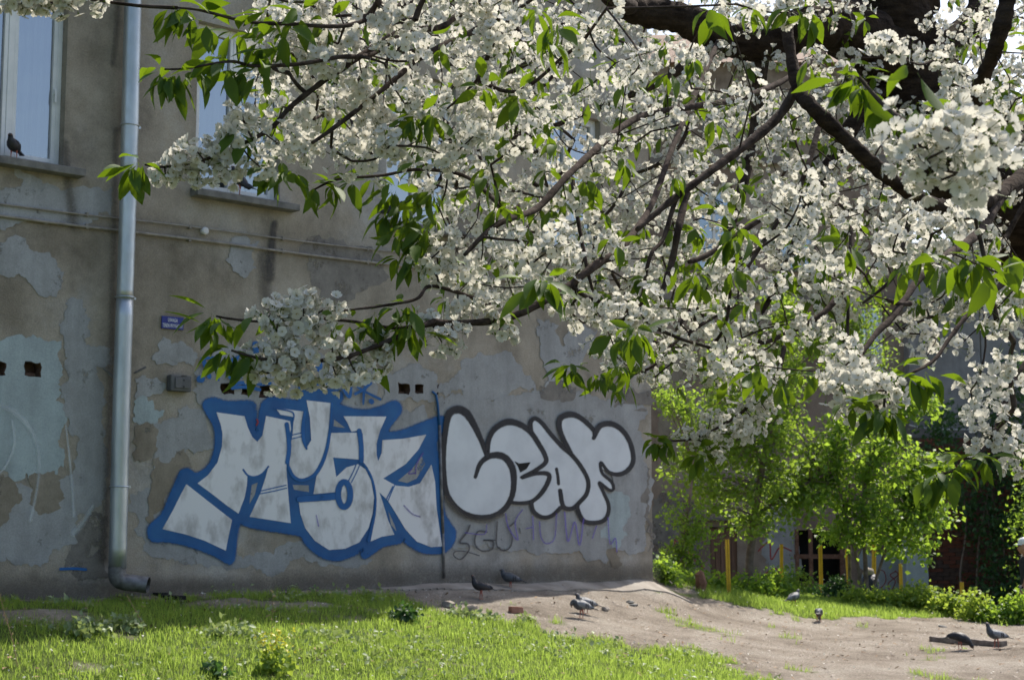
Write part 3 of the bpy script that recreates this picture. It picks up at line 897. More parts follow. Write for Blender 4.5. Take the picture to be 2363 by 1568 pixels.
wall_strokes('blue_line', [
    (Z2((742, 905), (770, 940), (812, 950), (862, 930), (900, 885)), 5),
    (Z2((845, 1040), (920, 1022), (1010, 1002)), 3), (Z2((848, 1056), (930, 1040), (1014, 1020)), 3),
    (Z2((1040, 690), (1080, 680), (1116, 672)), 3), (Z2((1042, 712), (1080, 704), (1116, 694)), 3),
    (Z2((1452, 868), (1430, 920), (1402, 975)), 3), (Z2((1470, 880), (1448, 930), (1420, 985)), 3),
    (Z2((1690, 1005), (1670, 1050), (1650, 1100)), 3), (Z2((1680, 1010), (1660, 1050), (1640, 1090)), 3),
    (Z2((1015, 620), (1030, 760), (1018, 860)), 12), (Z2((1470, 662), (1482, 760), (1482, 850)), 14),
    (Z2((935, 520), (1050, 545), (1055, 600)), 4),
    (Z2((1298, 490), (1292, 600), (1280, 700), (1262, 790), (1228, 880), (1180, 945), (1108, 972), (1055, 945), (1028, 890)), [7, 8, 9, 10, 11, 11, 10, 10, 8]),
    (Z2((1500, 872), (1545, 950), (1570, 1060), (1568, 1170), (1548, 1270), (1530, 1350)), [6, 6, 6, 6, 8, 10]),
    (Z2((1130, 545), (1118, 640), (1122, 720), (1140, 775)), [9, 12, 11, 5]),
    (Z2((1325, 1072), (1240, 1080), (1095, 1090)), 18)], M['blue_line'], parent=G1)
ring = Z2(*[(1375 + 38 * math.cos(a), 1060 + 78 * math.sin(a)) for a in np.linspace(0, 2 * math.pi, 13)[:-1]])
wall_strokes('blue_ring', [(ring, 17)], M['blue_line'], parent=G1, closed=True)
wall_strokes('red_dab', [(Z2((826, 590), (835, 605), (826, 625)), 6)], M['red_spray'], parent=G1)
wall_strokes('purple_scribble', [(Z2((1870, 800), (1830, 870), (1822, 930)), 5), (Z2((1822, 925), (1780, 930), (1800, 900)), 5), (Z2((1200, 1190), (1215, 1260)), 4), (Z2((1750, 1130), (1800, 1180), (1850, 1200)), 5)], M['purple_spray'], parent=G1)

# ---- black LEAF piece
G2 = empty('graffiti_piece', W(*sz(1240, 1080), 0.02)); setparent(G2, B)
G2['label'] = 'black outlined pale bubble letters reading LEAF'
fill = Z3((335, 640), (342, 420), (365, 300), (410, 262), (470, 265), (530, 335), (590, 440), (640, 570), (658, 480), (700, 400), (780, 350), (870, 355), (955, 405), (962, 350), (1000, 322), (1060, 380), (1150, 480), (1240, 565), (1195, 450), (1170, 350), (1200, 305), (1290, 292), (1380, 355), (1440, 425), (1490, 368), (1570, 362), (1640, 412), (1710, 520), (1720, 620), (1690, 690), (1620, 735), (1550, 725), (1490, 690), (1580, 830), (1560, 850), (1480, 810), (1530, 920), (1545, 1010), (1510, 1078), (1430, 1095), (1370, 1078), (1315, 1000), (1250, 985), (1200, 970), (1150, 1018), (1060, 1045), (990, 1018), (965, 940), (810, 942), (760, 1008), (680, 1038), (560, 1045), (460, 1008), (380, 935), (345, 830))
wall_poly('pale_fill', [tuple(p) for p in smooth_pts(fill, 2, True)], M['silver_fill'], parent=G2)
wall_poly('pale_fill', Z3((1530, 900), (1640, 800), (1700, 700), (1560, 720), (1590, 840)), M['paint_grey'], parent=G2)
BW = 17.5
S = [
    (Z3((645, 600), (600, 480), (540, 355), (490, 280), (430, 252), (370, 275), (345, 350), (328, 500), (322, 650), (335, 820), (372, 920), (455, 1005), (560, 1045), (680, 1040), (770, 985), (822, 900), (840, 800), (830, 690), (785, 615), (720, 588), (650, 602), (590, 655), (556, 750)), [14, 15, 20, 24, 24, 22, 18, 14, 14, 15, 15, 15, 16, 16, 16, 16, 17, 20, 20, 20, 16, 14, 10]),
    (Z3((645, 600), (655, 480), (700, 395), (790, 345), (880, 360), (960, 415), (1020, 500), (1070, 590), (1072, 645), (1000, 700), (895, 755), (1000, 725), (1085, 725), (1100, 765), (1050, 860), (980, 925), (900, 942), (810, 935)), [14, 14, 16, 20, 18, 16, 15, 14, 14, 12, 10, 11, 14, 14, 14, 12, 11, 9]),
    (Z3((968, 415), (965, 345), (1000, 318), (1050, 355), (1110, 430), (1200, 530), (1270, 590), (1340, 680), (1388, 780), (1378, 870), (1330, 930), (1270, 982), (1205, 965), (1182, 850)), 13),
    (Z3((1155, 690), (1165, 745), (1170, 800)), 9),
    (Z3((970, 930), (985, 1000), (1050, 1045), (1120, 1035), (1185, 975)), 12),
    (Z3((1262, 575), (1200, 455), (1175, 370), (1190, 312), (1260, 288), (1330, 312), (1400, 372), (1440, 425), (1430, 462)), [13, 14, 15, 18, 18, 15, 14, 13, 12]),
    (Z3((1440, 430), (1480, 370), (1560, 358), (1640, 405), (1700, 500), (1722, 620), (1690, 690), (1620, 730), (1540, 712), (1482, 642), (1492, 720), (1560, 785), (1575, 835), (1545, 845), (1470, 790), (1500, 860), (1538, 950), (1535, 1020), (1500, 1072), (1420, 1088), (1350, 1068), (1312, 990), (1312, 955)), [16, 17, 17, 15, 14, 14, 14, 13, 10, 9, 9, 9, 9, 9, 9, 10, 11, 12, 13, 13, 14, 13, 11]),
]
wall_strokes('black_outline', S, M['black_spray'], parent=G2)
wall_poly('black_eye', Z3((843, 632), (880, 650), (965, 640), (935, 690), (888, 716), (870, 670)), M['black'], parent=G2)
wall_strokes('black_haze', [(Z3((330, 900), (400, 985), (500, 1050), (640, 1072), (760, 1030)), 20)], M['stain_soft'], parent=G2)
wall_strokes('graffiti_tag', [(Z3((515, 1105), (498, 1150), (442, 1230), (500, 1242), (508, 1290), (450, 1355), (398, 1330), (410, 1298), (480, 1298), (585, 1328)), [7, 7, 7, 7, 6, 5, 4, 4, 4, 4]),
                              (Z3((640, 1155), (580, 1150), (553, 1200), (560, 1260), (610, 1295), (680, 1280), (683, 1222), (620, 1215)), 6),
                              (Z3((620, 1215), (700, 1215)), 5),
                              (Z3((718, 1080), (712, 1180), (715, 1255), (760, 1290), (810, 1270), (828, 1200), (800, 1110)), 6),
                              (Z3((850, 1080), (815, 1110)), 6), (Z3((880, 1125), (888, 1160)), 5)], M['black_thin'], label='small black sprayed tag reading SGU')
wall_strokes('graffiti_tag', [(Z3((780, 1020), (800, 1120), (870, 1215), (850, 1080), (905, 990)), 5), (Z3((980, 1040), (985, 1210)), 5), (Z3((975, 1120), (930, 1130)), 4),
                              (Z3((1030, 1080), (1040, 1190), (1080, 1240), (1140, 1200), (1155, 1020)), 5),
                              (Z3((1215, 1010), (1240, 1225), (1290, 1080), (1325, 1255), (1355, 1060)), 6),
                              (Z3((1420, 1200), (1450, 1110)), 5), (Z3((1535, 1050), (1550, 1240), (1590, 1200), (1600, 1300)), 5),
                              (Z3((480, 1160), (620, 1170), (640, 1100)), 4)], M['purple_spray'], label='faded purple scrawl low on the wall')
wall_strokes('graffiti_tag', [(Z7((262, 200), (300, 290), (325, 370)), [12, 13, 12]), (Z7((262, 200), (330, 190), (400, 200), (410, 300), (413, 400)), [10, 7, 7, 6, 5]),
                              (Z7((235, 390), (250, 392)), 19.6), (Z7((500, 240), (520, 380), (600, 375), (700, 352)), [8, 8, 7, 6]), (Z7((500, 240), (600, 190), (690, 170)), 12.6),
                              (Z7((510, 310), (560, 260), (640, 240)), 9.8), (Z7((745, 380), (790, 440), (900, 430)), 8.4), (Z7((760, 60), (770, 160), (800, 260)), 16.8),
                              (Z7((545, 455), (620, 425), (715, 440)), 9.8), (Z7((545, 475), (680, 465), (800, 490)), 9.8), (Z7((1180, 470), (1300, 450), (1400, 430), (1520, 445)), 8.4),
                              (Z7((1280, 350), (1370, 290), (1350, 230), (1290, 380)), 12.6),
                              (Z7((1590, 485), (1650, 560), (1665, 440)), 8.4), (Z7((1835, 380), (1790, 500), (1780, 625)), [14, 8, 5]), (Z7((1695, 445), (1800, 510), (1940, 580)), [5, 6, 8]),
                              (Z7((1850, 430), (1780, 490), (1705, 530)), 8.4), (Z7((1853, 598), (1860, 605)), 14.0)], M['blue_line'], label='blue freehand tag above the blue block letters')

# ------------------------------------------------------------------ fixtures on the long wall
AX = (WD, WN, Vector((0, 0, 1)))
def wpt(px, py, off): return wall_hit(px, py, off)
# downpipe
pr = 0.085
top = wall_hit(307, -200, 0.16); bot = wall_hit(270, 1312, 0.16)
sp = (bot - W0).dot(WD)
zb = bot.z
dp = empty('downpipe', W(sp, zb, .16), 'tall galvanised downpipe clamped to the stucco wall between two windows', 'downpipe')
pipe = MB()
zj = [zb, sz(292, 690, .16)[1], sz(300, 440, .16)[1], 8.6]
for i in range(3):
    r = pr - (0.0025 if i == 1 else 0.0)
    zz = np.linspace(zj[i], zj[i + 1] + (.03 if i < 2 else 0), 14)
    rr = [r + .0035 * math.sin(k * 2.3 + i) * (0.5 if 0 < k < 13 else 1) for k in range(14)]
    o = MB().tube([W(sp + .004 * math.sin(z * 1.7), z, .16) for z in zz], rr, 28).build('pipe_section', M['zinc'], dp, smooth=True)
for py in (288, 686, 1122):
    z = sz(290, py, .16)[1]
    mb = MB()
    pts = [W(sp + (pr + .006) * math.cos(a), z, .16 + (pr + .006) * math.sin(a)) for a in np.linspace(0, 2 * math.pi, 25)]
    mb.tube(pts, .007, 6)
    mb.box(W(sp + pr + .02, z, .15), (.02, .006, .012), AX)
    mb.box(W(sp, z, .04), (.008, .05, .008), AX)
    mb.build('bracket', M['zinc'], dp)
el = MB()
pts = [W(sp, zb + .02, .16), W(sp + .005, zb - .07, .165), W(sp + .05, zb - .12, .19), W(sp + .16, zb - .14, .27), W(sp + .24, zb - .155, .34)]
el.tube(smooth_pts([tuple(p) for p in pts], 4), [.085] * 8 + [.080] * 9, 24, cap=False)
ins = [tuple(p) for p in smooth_pts([tuple(p) for p in pts], 4)]
el.tube(ins[3:], .074, 24, cap=False)
el.build('outlet_elbow', M['zinc_dark'], dp, smooth=True)
for a, b, nm in (((500, 330), (590, 410), 'spike'), ((648, 352), (705, 322), 'spike')):
    pa = Z5(a)[0]; pb = Z5(b)[0]
    MB().tube([wall_hit(pa[0], pa[1], .06), wall_hit(pb[0], pb[1], .09)], .011, 6).build('wall_spike', M['zinc_dark'], dp)
# drain gully board at its foot
g0 = ground_hit(318, 1366); g1 = ground_hit(420, 1392)
gl = empty('drain_channel', g0, 'dark broken drain channel leading from the downpipe outlet', 'drain')
mb = MB()
d = (g1 - g0); d.z = 0; L = d.length; d.normalize(); q = Vector((-d.y, d.x, 0))
for k in range(5):
    c = g0 + d * (L * (k + .5) / 5); c.z = gh(c.x, c.y) + .02 + .02 * math.sin(k * 2)
    mb.box(c, (L / 11, .05 + .01 * (k % 2), .02), (d, q, Vector((0, 0, 1))))
mb.build('channel_piece', M['black'], gl)

# two service pipes along the wall
for k, (pa, pb, lab) in enumerate(((((-200, 443), (920, 583), 'upper of the two thin painted pipes running along the stucco wall')), (((-200, 470), (920, 612), 'lower of the two thin painted pipes running along the stucco wall')))):
    s0, z0 = sz(0, (470, 497)[k], .03); s1, z1 = sz(920, (583, 613)[k], .03)
    sl = (z1 - z0) / (s1 - s0)
    r = (.010, .015)[k]
    segs = [(-9.4, S_CORNER - .05)]
    root = empty('service_pipe', W(s0, z0, .03), lab, 'pipe')
    for a, b in segs:
        ss = np.arange(a, b, .5)
        MB().tube([W(s, z0 + sl * (s - s0) + .006 * math.sin(s * 2.1), .03) for s in ss], r, 8).build('pipe_run', M['cable'], root, smooth=True)
    cl = MB()
    for s in np.arange(-8.5, S_CORNER, 1.15):
        cl.box(W(s, z0 + sl * (s - s0), .02), (.012, .022, r + .008), AX)
    cl.build('pipe_clips', M['cable'], root)
jb = empty('junction_cap', wall_hit(472, 533, .03), 'small round white junction cap on the upper wall pipe', 'junction cap')
c = wall_hit(472, 533, .03)
MB().tube([c - WN * .02, c + WN * .02, c + WN * .03], [.04, .04, .028], 16).build('cap', M['white_cable'], jb, smooth=False)

# vertical grounding strip
vp = empty('conduit', wall_hit(1003, 905, .02), 'thin vertical conduit between the blue letters and the black letters', 'conduit')
pts = [(998, 903), (1006, 910), (1010, 930), (1014, 980), (1018, 1120), (1022, 1230)]
MB().tube([wall_hit(x, y, .025) for x, y in pts[:4]], .014, 8).build('blue_hose', M['blue_flat'], vp, smooth=True)
MB().tube([wall_hit(x, y, .022) for x, y in pts[3:]], .018, 8).build('pipe_upper', M['zinc_dark'], vp, smooth=True)
MB().tube([wall_hit(x, y, .022) for x, y in ((1022, 1230), (1025, 1334))], .016, 8).build('pipe_lower', M['zinc_dark'], vp, smooth=True)

# blue sign
sgn = empty('wall_sign', wall_hit(397, 744, .01), 'small blue enamel warning sign with white capitals on the stucco wall', 'sign')
ca, cb_, cc_, cd = [wall_hit(x, y, .012) for x, y in ((373, 728), (423, 733), (422, 760), (372, 757))]
sa, za = sz(373, 728, .012); sb, zb2 = sz(423, 760, .012)
zc = sz(372, 757, .012)[1]; zt = za
MB().box(W((sa + sb) / 2, (zt + zc) / 2, .012), ((sb - sa) / 2, .006, (zt - zc) / 2), AX).build('sign_plate', M['sign_blue'], sgn, bevel=.003)
def text_on_wall(txt, s_c, z_c, width, height, off, mat, parent, name='lettering'):
    cu = bpy.data.curves.new('txt', 'FONT')
    cu.body = txt; cu.align_x = 'CENTER'; cu.align_y = 'CENTER'; cu.size = 1; cu.extrude = 0.0
    cu.offset = 0.02
    ob = bpy.data.objects.new('txt', cu); COL.objects.link(ob)
    dg = bpy.context.evaluated_depsgraph_get(); dg.update()
    me = bpy.data.meshes.new_from_object(ob.evaluated_get(dg))
    COL.objects.unlink(ob); bpy.data.objects.remove(ob)
    xs = [v.co.x for v in me.vertices]; ys = [v.co.y for v in me.vertices]
    cx, cy = (min(xs) + max(xs)) / 2, (min(ys) + max(ys)) / 2
    fx = width / (max(xs) - min(xs)); fy = height / (max(ys) - min(ys))
    for v in me.vertices:
        p = W(s_c + (v.co.x - cx) * fx, z_c + (v.co.y - cy) * fy, off)
        v.co = p
    me.materials.clear(); me.materials.append(mat)
    me.name = name
    o = link(bpy.data.objects.new(name, me))
    setparent(o, parent)
    return o
hh = zt - zc; wd = sb - sa; sm_ = (sa + sb) / 2
text_on_wall('UWAGA', sm_, zc + hh * .72, wd * .44, hh * .30, .0195, M['sign_white'], sgn)
text_on_wall('TEREN PRYWATNY', sm_, zc + hh * .27, wd * .92, hh * .30, .0195, M['sign_white'], sgn)

# socket box
sx = empty('socket_box', wall_hit(405, 886, .03), 'grey electrical socket box on the stucco wall beside the downpipe', 'electrical box')
s0, z1_ = sz(388, 864, .03); s1, z0_ = sz(426, 904, .03)
s1 = s0 + .24
MB().box(W((s0 + s1) / 2, (z0_ + z1_) / 2, .045), ((s1 - s0) / 2, .045, (z1_ - z0_) / 2), AX).build('box_body', M['socket'], sx, bevel=.012)
MB().box(W((s0 + s1) / 2 + .01, (z0_ + z1_) / 2, .096), ((s1 - s0) / 2 - .035, .008, (z1_ - z0_) / 2 - .03), AX).build('box_cover', M['socket'], sx, bevel=.006)
mb = MB()
for dz in (-.035, .03):
    mb.box(W((s0 + s1) / 2 + .02, (z0_ + z1_) / 2 + dz, .105), (.007, .003, .007), AX)
mb.box(W((s0 + s1) / 2 + .02, (z0_ + z1_) / 2 + .075, .105), (.03, .003, .003), AX)
mb.build('socket_slots', M['black'], sx)

# concrete apron along the foot of the wall
ap = MB()
ns = 60
aw = .30
for i in range(ns):
    s_a = 3.2 + (S_CORNER + .45 - 3.2) * i / ns; s_b = 3.2 + (S_CORNER + .45 - 3.2) * (i + 1) / ns
    w_ = aw * min(1, .3 + i / 14) * (1 + .03 * math.sin(i * .9))
    def g_(s, off):
        p = W(s, 0, off)
        q0 = W(3.2, 0, .1); q1 = W(S_CORNER + .45, 0, .2)
        z0, z1 = gh(q0.x, q0.y), gh(q1.x, q1.y)
        lin_ = z0 + (z1 - z0) * (s - 3.2) / (S_CORNER + .45 - 3.2)
        p.z = max(gh(p.x, p.y) + .006, .5 * lin_ + .5 * gh(p.x, p.y)) + .012; return p
    a, b, c_, d_ = g_(s_a, -.05), g_(s_b, -.05), g_(s_b, w_), g_(s_a, w_)
    lo = Vector((0, 0, -.025))
    ap.hexa([a + lo, b + lo, c_ + lo, d_ + lo, a, b, c_, d_])
tag(ap.build('pavement', simple('worn_concrete_apron', (0.20, 0.175, 0.15), (0.34, 0.31, 0.27), 3, 0.95, bscale=40, bstr=0.6)), kind='structure')

# ------------------------------------------------------------------ back building, concrete wall, brick ruin
YB = 33.0
def back_hit(px, py, off=0.0):
    r = ray(px, py); y = YB - off
    return CU + r * (y / r.y)
BB = empty('old_rendered_building', back_hit(1800, 1420), 'old brown rendered building behind the saplings with a dark basement opening', 'building')
xl, xr = P(1380, 700, YB).x, P(2098, 700, YB).x
ztop = P(1700, 360, YB).z
def blk(name, x0, x1, y0, y1, z0, z1, mat, parent, bevel=0):
    return MB().box(((x0 + x1) / 2, (y0 + y1) / 2, (z0 + z1) / 2), ((x1 - x0) / 2, (y1 - y0) / 2, (z1 - z0) / 2)).build(name, mat, parent, bevel=bevel)
def rect_px(x0, y0, x1, y1, Y=YB):
    a = P(x0, y1, Y); b = P(x1, y0, Y)
    return a.x, b.x, a.z, b.z
ops = [rect_px(1838, 1222, 1938, 1345), rect_px(1640, 1215, 1700, 1352), rect_px(1610, 430, 1690, 620), rect_px(1800, 430, 1880, 620), rect_px(1640, 820, 1705, 960), rect_px(1975, 700, 2040, 860)]
loops = [[(xl, -1.4), (xr, -1.4), (xr, ztop), (xl, ztop)]] + [[(a, c), (b, c), (b, d), (a, d)] for a, b, c, d in ops]
flat = [p for l in loops for p in l]
tr = mgeo.tessellate_polygon([[Vector((p[0], p[1], 0)) for p in l] for l in loops])
mb = MB().add([(x, YB, z) for x, z in flat], [tuple(t) for t in tr])
mb.box(((xl + xr) / 2, YB + 4.2, (ztop - 1.4) / 2), ((xr - xl) / 2, 3.7, (ztop + 1.4) / 2))
mb.add([(xl, YB, -1.4), (xl, YB + .6, -1.4), (xl, YB + .6, ztop), (xl, YB, ztop)], [(0, 1, 2, 3)])
mb.add([(xr, YB, -1.4), (xr, YB + .6, -1.4), (xr, YB + .6, ztop), (xr, YB, ztop)], [(0, 1, 2, 3)])
mb.add([(xl, YB, ztop), (xr, YB, ztop), (xr, YB + .6, ztop), (xl, YB + .6, ztop)], [(0, 1, 2, 3)])
mb.build('wall', M['stucco_back'], BB)
for k, (a, b, c, d) in enumerate(ops):
    m_ = MB()
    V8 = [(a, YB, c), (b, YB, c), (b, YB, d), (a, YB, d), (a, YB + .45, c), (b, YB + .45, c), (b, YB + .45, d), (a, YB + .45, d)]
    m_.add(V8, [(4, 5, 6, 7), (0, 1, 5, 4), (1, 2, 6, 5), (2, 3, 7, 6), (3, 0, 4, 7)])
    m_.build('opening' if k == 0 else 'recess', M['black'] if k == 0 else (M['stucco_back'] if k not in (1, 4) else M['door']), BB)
    if k in (2, 3, 5):
        f = MB(); cx = (a + b) / 2
        for q in ((a + .04, (c + d) / 2, .03, (d - c) / 2), (b - .04, (c + d) / 2, .03, (d - c) / 2), (cx, (c + d) / 2, .03, (d - c) / 2), (cx, d - .04, (b - a) / 2, .03), (cx, c + .04, (b - a) / 2, .03), (cx, d - (d - c) * .3, (b - a) / 2, .025)):
            f.box((q[0], YB + .2, q[1]), (q[2], .03, q[3]))
        w_ = f.build('window', M['window_white'], BB)
        g = MB().add([(a, YB + .22, c), (b, YB + .22, c), (b, YB + .22, d), (a, YB + .22, d)], [(0, 1, 2, 3)]).build('pane', M['glass'], w_, keep=False)
        blk('sill', a - .08, b + .08, YB - .12, YB + .1, c - .08, c, M['sill'], BB)
a, b, c, d = rect_px(1832, 1278, 1945, 1288); blk('basement_bar', a, b, YB - .02, YB + .08, c, d, M['rust'], BB)
for x_ in (1836, 1868, 1940):
    a, b, c, d = rect_px(x_, 1220, x_ + 6, 1348); blk('basement_frame', a, b, YB - .03, YB + .05, c, d, M['rust'], BB)
# board door with planks
a, b, c, d = ops[1]
n = 5
for i in range(n):
    w_ = (b - a) / n
    blk('plank', a + w_ * i + .006, a + w_ * (i + 1) - .006, YB + .06, YB + .09 + .006 * (i % 2), c, d - .03, M['door'], BB)
a, b, c, d = ops[4]
for i in range(4):
    w_ = (b - a) / 4
    blk('plank', a + w_ * i + .006, a + w_ * (i + 1) - .006, YB + .06, YB + .09 + .006 * (i % 2), c, d, M['door'], BB)
for (x0, y0, x1, y1) in ((1608, 1194, 1712, 1200), (1500, 690, 2098, 700), (1500, 360, 2102, 380)):
    a, b, c, d = rect_px(x0, y0, x1, y1); blk('cornice', a, b, YB - .16, YB - .002, c, d, M['cornice'], BB, .01)
back_patch = [('dark_patch', [(1505, 1150), (1560, 1130), (1600, 1160), (1620, 1330), (1500, 1340)]), ('paint_grey', [(1590, 940), (1640, 930), (1650, 1100), (1600, 1130)]),
              ('mortar_patch', [(1510, 800), (1560, 790), (1600, 900), (1580, 1060), (1520, 1100)]), ('paint_grey', [(1745, 1180), (1830, 1170), (1832, 1350), (1760, 1350)]),
              ('dark_patch', [(1720, 900), (1790, 920), (1800, 1100), (1740, 1120)]), ('paint_cyan', [(1990, 1260), (2085, 1255), (2085, 1370), (1975, 1370)]),
              ('mortar_patch', [(1880, 620), (1980, 640), (1960, 820), (1900, 830)])]
LAYER[0] = 0.004
for k, (mn, poly) in enumerate(back_patch):
    wall_poly('render_patch', jag(poly, .17, 9, k + 50), M[mn], parent=BB, hit=back_hit)
wall_strokes('graffiti_tag', [([(1558, 1240), (1556, 1300), (1560, 1330)], 4), ([(1556, 1250), (1590, 1238), (1600, 1230)], 4), ([(1556, 1285), (1600, 1278)], 4), ([(1602, 1240), (1590, 1275), (1625, 1310)], 4)], M['red_spray'], parent=BB, hit=back_hit, label='red scrawled letters on the brown render')
wall_strokes('graffiti_tag', [([(2027, 1315), (2018, 1335), (2030, 1355), (2044, 1340), (2040, 1318), (2027, 1313)], 3.5), ([(2066, 1318), (2054, 1326), (2066, 1340), (2056, 1362), (2050, 1345), (2072, 1326), (2066, 1316)], 3.5)], M['red_spray'], parent=BB, hit=back_hit, label='red sprayed number 08 on the pale plaster')
wall_strokes('graffiti_tag', [([(1750, 1270), (1775, 1250), (1780, 1290), (1800, 1262), (1826, 1270)], 5), ([(1756, 1330), (1790, 1310), (1800, 1340)], 5)], M['red_spray'], parent=BB, hit=back_hit, label='faded red scrawl beside the dark basement opening')

dh = empty('distant_house', P(1800, 1400, 58), 'pale tall house far behind the blossom', 'building')
a, b, c, d = rect_px(1330, 150, 2060, 1400, 58)
blk('wall', a, b, 58, 66, -1, d, M['stucco_back'], dh)
for i in range(6):
    for j in range(3):
        blk('window', a + 1.2 + i * 1.9, a + 2.1 + i * 1.9, 57.94, 58.02, d - 3 - j * 3.1, d - 1.3 - j * 3.1, M['sill'], dh)
MB().add([(a - .4, 57.6, d), (b + .4, 57.6, d), (b + .4, 66.4, d), (a - .4, 66.4, d), (a - .4, 62, d + 2.5), (b + .4, 62, d + 2.5)], [(0, 1, 5, 4), (2, 3, 4, 5), (0, 4, 3), (1, 2, 5), (0, 3, 2, 1)]).build('roof', M['door'], dh)
# grey concrete gable to the right of it
CW = empty('concrete_wall', P(2230, 1420, 32.6), 'tall grey concrete wall with a white cable, behind the blossom', 'wall')
x0, x1 = P(2092, 700, 32.6).x, P(3600, 700, 32.6).x
zt_ = P(2100, 560, 32.6).z
zbk = P(2100, 1010, 32.6).z
n = 9
for i in range(n):
    a = x0 + (x1 - x0) * i / n; b = x0 + (x1 - x0) * (i + 1) / n
    blk('concrete_panel', a + .012, b - .012, 32.6, 34, zbk, zt_, M['concrete'], CW, .01)
blk('concrete_core', x0 + .02, x1, 32.63, 33.9, zbk, zt_ - .02, M['mortar'], CW)
cab = empty('wall_cable', P(2180, 988, 32.5), 'thin white cable sagging across the grey concrete wall', 'cable')
MB().tube([P(x, y, 32.5) for x, y in smooth_pts([(2098, 980), (2120, 985), (2170, 990), (2240, 990), (2300, 984), (2420, 975)], 4)], .016, 6).build('cable_run', M['white_cable'], cab, smooth=True)
BRW = empty('brick_wall', P(2240, 1420, 32.3), 'dark red brick wall in deep shade behind the man in the cap', 'wall')
xb0, xb1 = P(2128, 1200, 32.4).x, P(3600, 1200, 32.4).x
zb0, zb1 = -1.4, zbk
blk('mortar_core', xb0, xb1, 32.4, 33.8, zb0, zb1, M['mortar'], BRW)
bl, bh = .27, .083
bricks = []
row = 0
z = zb0
while z < zb1 - bh:
    x = xb0 - (bl / 2 if row % 2 else 0)
    while x < xb1:
        bricks.append((max(x, xb0 - .01), min(x + bl - .012, xb1), z, z + bh - .012)); x += bl
    z += bh; row += 1
# the bricks one can see between the leaves, nearest the open part of the wall, are parts; the rest one mesh
def bscore(b):
    px, py, d = to_px((b[0] + b[1]) / 2, 32.3, (b[2] + b[3]) / 2)
    return abs(px - 2210) * .55 + abs(py - 1260)
bricks.sort(key=bscore)
bme = [None, None]
for k in range(2):
    m_ = MB().box((0, 0, 0), (.5, .5, .5))
    o = m_.build('brick', M['brick' if k == 0 else 'brick2'], BRW, keep=False)
    bme[k] = o.data; bpy.data.objects.remove(o)
rest = MB()
rr = random.Random(4)
for i, b in enumerate(bricks):
    c = ((b[0] + b[1]) / 2, 32.39 - rr.uniform(0, .02), (b[2] + b[3]) / 2)
    sx_ = b[1] - b[0]
    if sx_ < .03: continue
    if i < 290:
        o = bpy.data.objects.new('brick', bme[0 if rr.random() < .6 else 1]); link(o)
        o.parent = BRW
        o.location = Vector(c) - BRW.location
        o.scale = (sx_, .06, b[3] - b[2])
        o.rotation_euler = (0, rr.uniform(-.012, .012), 0)
    else:
        rest.box(c, (sx_ / 2, .03, (b[3] - b[2]) / 2), m=0 if rr.random() < .6 else 1)
tag(rest.build('brickwork', [M['brick'], M['brick2']], BRW), kind='stuff')
# flaking white gatepost in front of it
wp_ = empty('plastered_pillar', P(2110, 1372, 31.6), 'peeling white plastered pillar at the edge of the brick wall', 'pillar')
m_ = MB()
prof = [(1180, 2092, 2126), (1210, 2091, 2128), (1250, 2092, 2131), (1290, 2091, 2140), (1330, 2092, 2143), (1420, 2092, 2144)]
ring = []
for py, xa, xb in prof:
    a = P(xa, py, 31.8); b = P(xb, py, 31.8)
    ring += [(a.x, 31.8, a.z), (b.x, 31.8, a.z), (b.x, 32.3, a.z), (a.x, 32.3, a.z)]
F = []
for i in range(len(prof) - 1):
    for k in range(4):
        F.append((i * 4 + k, i * 4 + (k + 1) % 4, i * 4 + 4 + (k + 1) % 4, i * 4 + 4 + k))
F += [(0, 1, 2, 3)]
m_.add(ring, F)
m_.build('pillar_shaft', M['paint_cyan'], wp_)
def pil_hit(px, py, off=0): r = ray(px, py); return CU + r * ((31.79 - off) / r.y)
wall_strokes('black_drip', [([(2104, 1225), (2106, 1255), (2112, 1275)], 8), ([(2115, 1215), (2112, 1240), (2120, 1280)], 6)], M['black_thin'], parent=wp_, hit=pil_hit)

# ------------------------------------------------------------------ yellow posts
posts = [(1682, 1243, 1371, 9, 'tallest and stoutest yellow post, standing alone by the bushy shrub'), (1803, 1255, 1352, 7, 'thin yellow post half hidden by a leafy sprig'),
         (1895, 1257, 1362, 8, 'yellow post in front of the dark basement opening'), (1961, 1267, 1366, 8, 'yellow post with a dark central slot next to the basement opening'),
         (2015, 1253, 1371, 9, 'yellow post under the dense sapling beside the red number'), (2080, 1300, 1378, 7, 'short yellow post below the sapling branches by the white pillar'),
         (2219, 1342, 1392, 8, 'stub of a yellow post in front of the brick wall')]
for k, (x, y0, y1, w_, lab) in enumerate(posts):
    g = ground_hit(x, y1, 20, 28)
    zt2 = P(x, y0, g.y).z
    po = empty('fence_post', g, lab, 'post', 'yellow fence posts along the edge of the lot')
    h = zt2 - g.z
    hw = w_ / F_PX * g.y / 2
    m_ = MB()
    m_.box((-hw * .55, 0, h / 2 - .1), (hw * .45, .025, h / 2 + .1)); m_.box((hw * .55, 0, h / 2 - .1), (hw * .45, .025, h / 2 + .1))
    m_.box((0, .016, h / 2 - .1), (hw * .12, .008, h / 2 + .098), m=1)
    m_.build('post_shaft', [M['yellow'], M['rust']], po, keep=False)
    MB().box((0, .0, h + .004), (hw * 1.0, .027, .004)).build('post_cap', M['rust'], po, keep=False)
    po.rotation_euler = (0, math.radians((-1, 1, 0, -2, 2, 0, 1)[k]), 0)

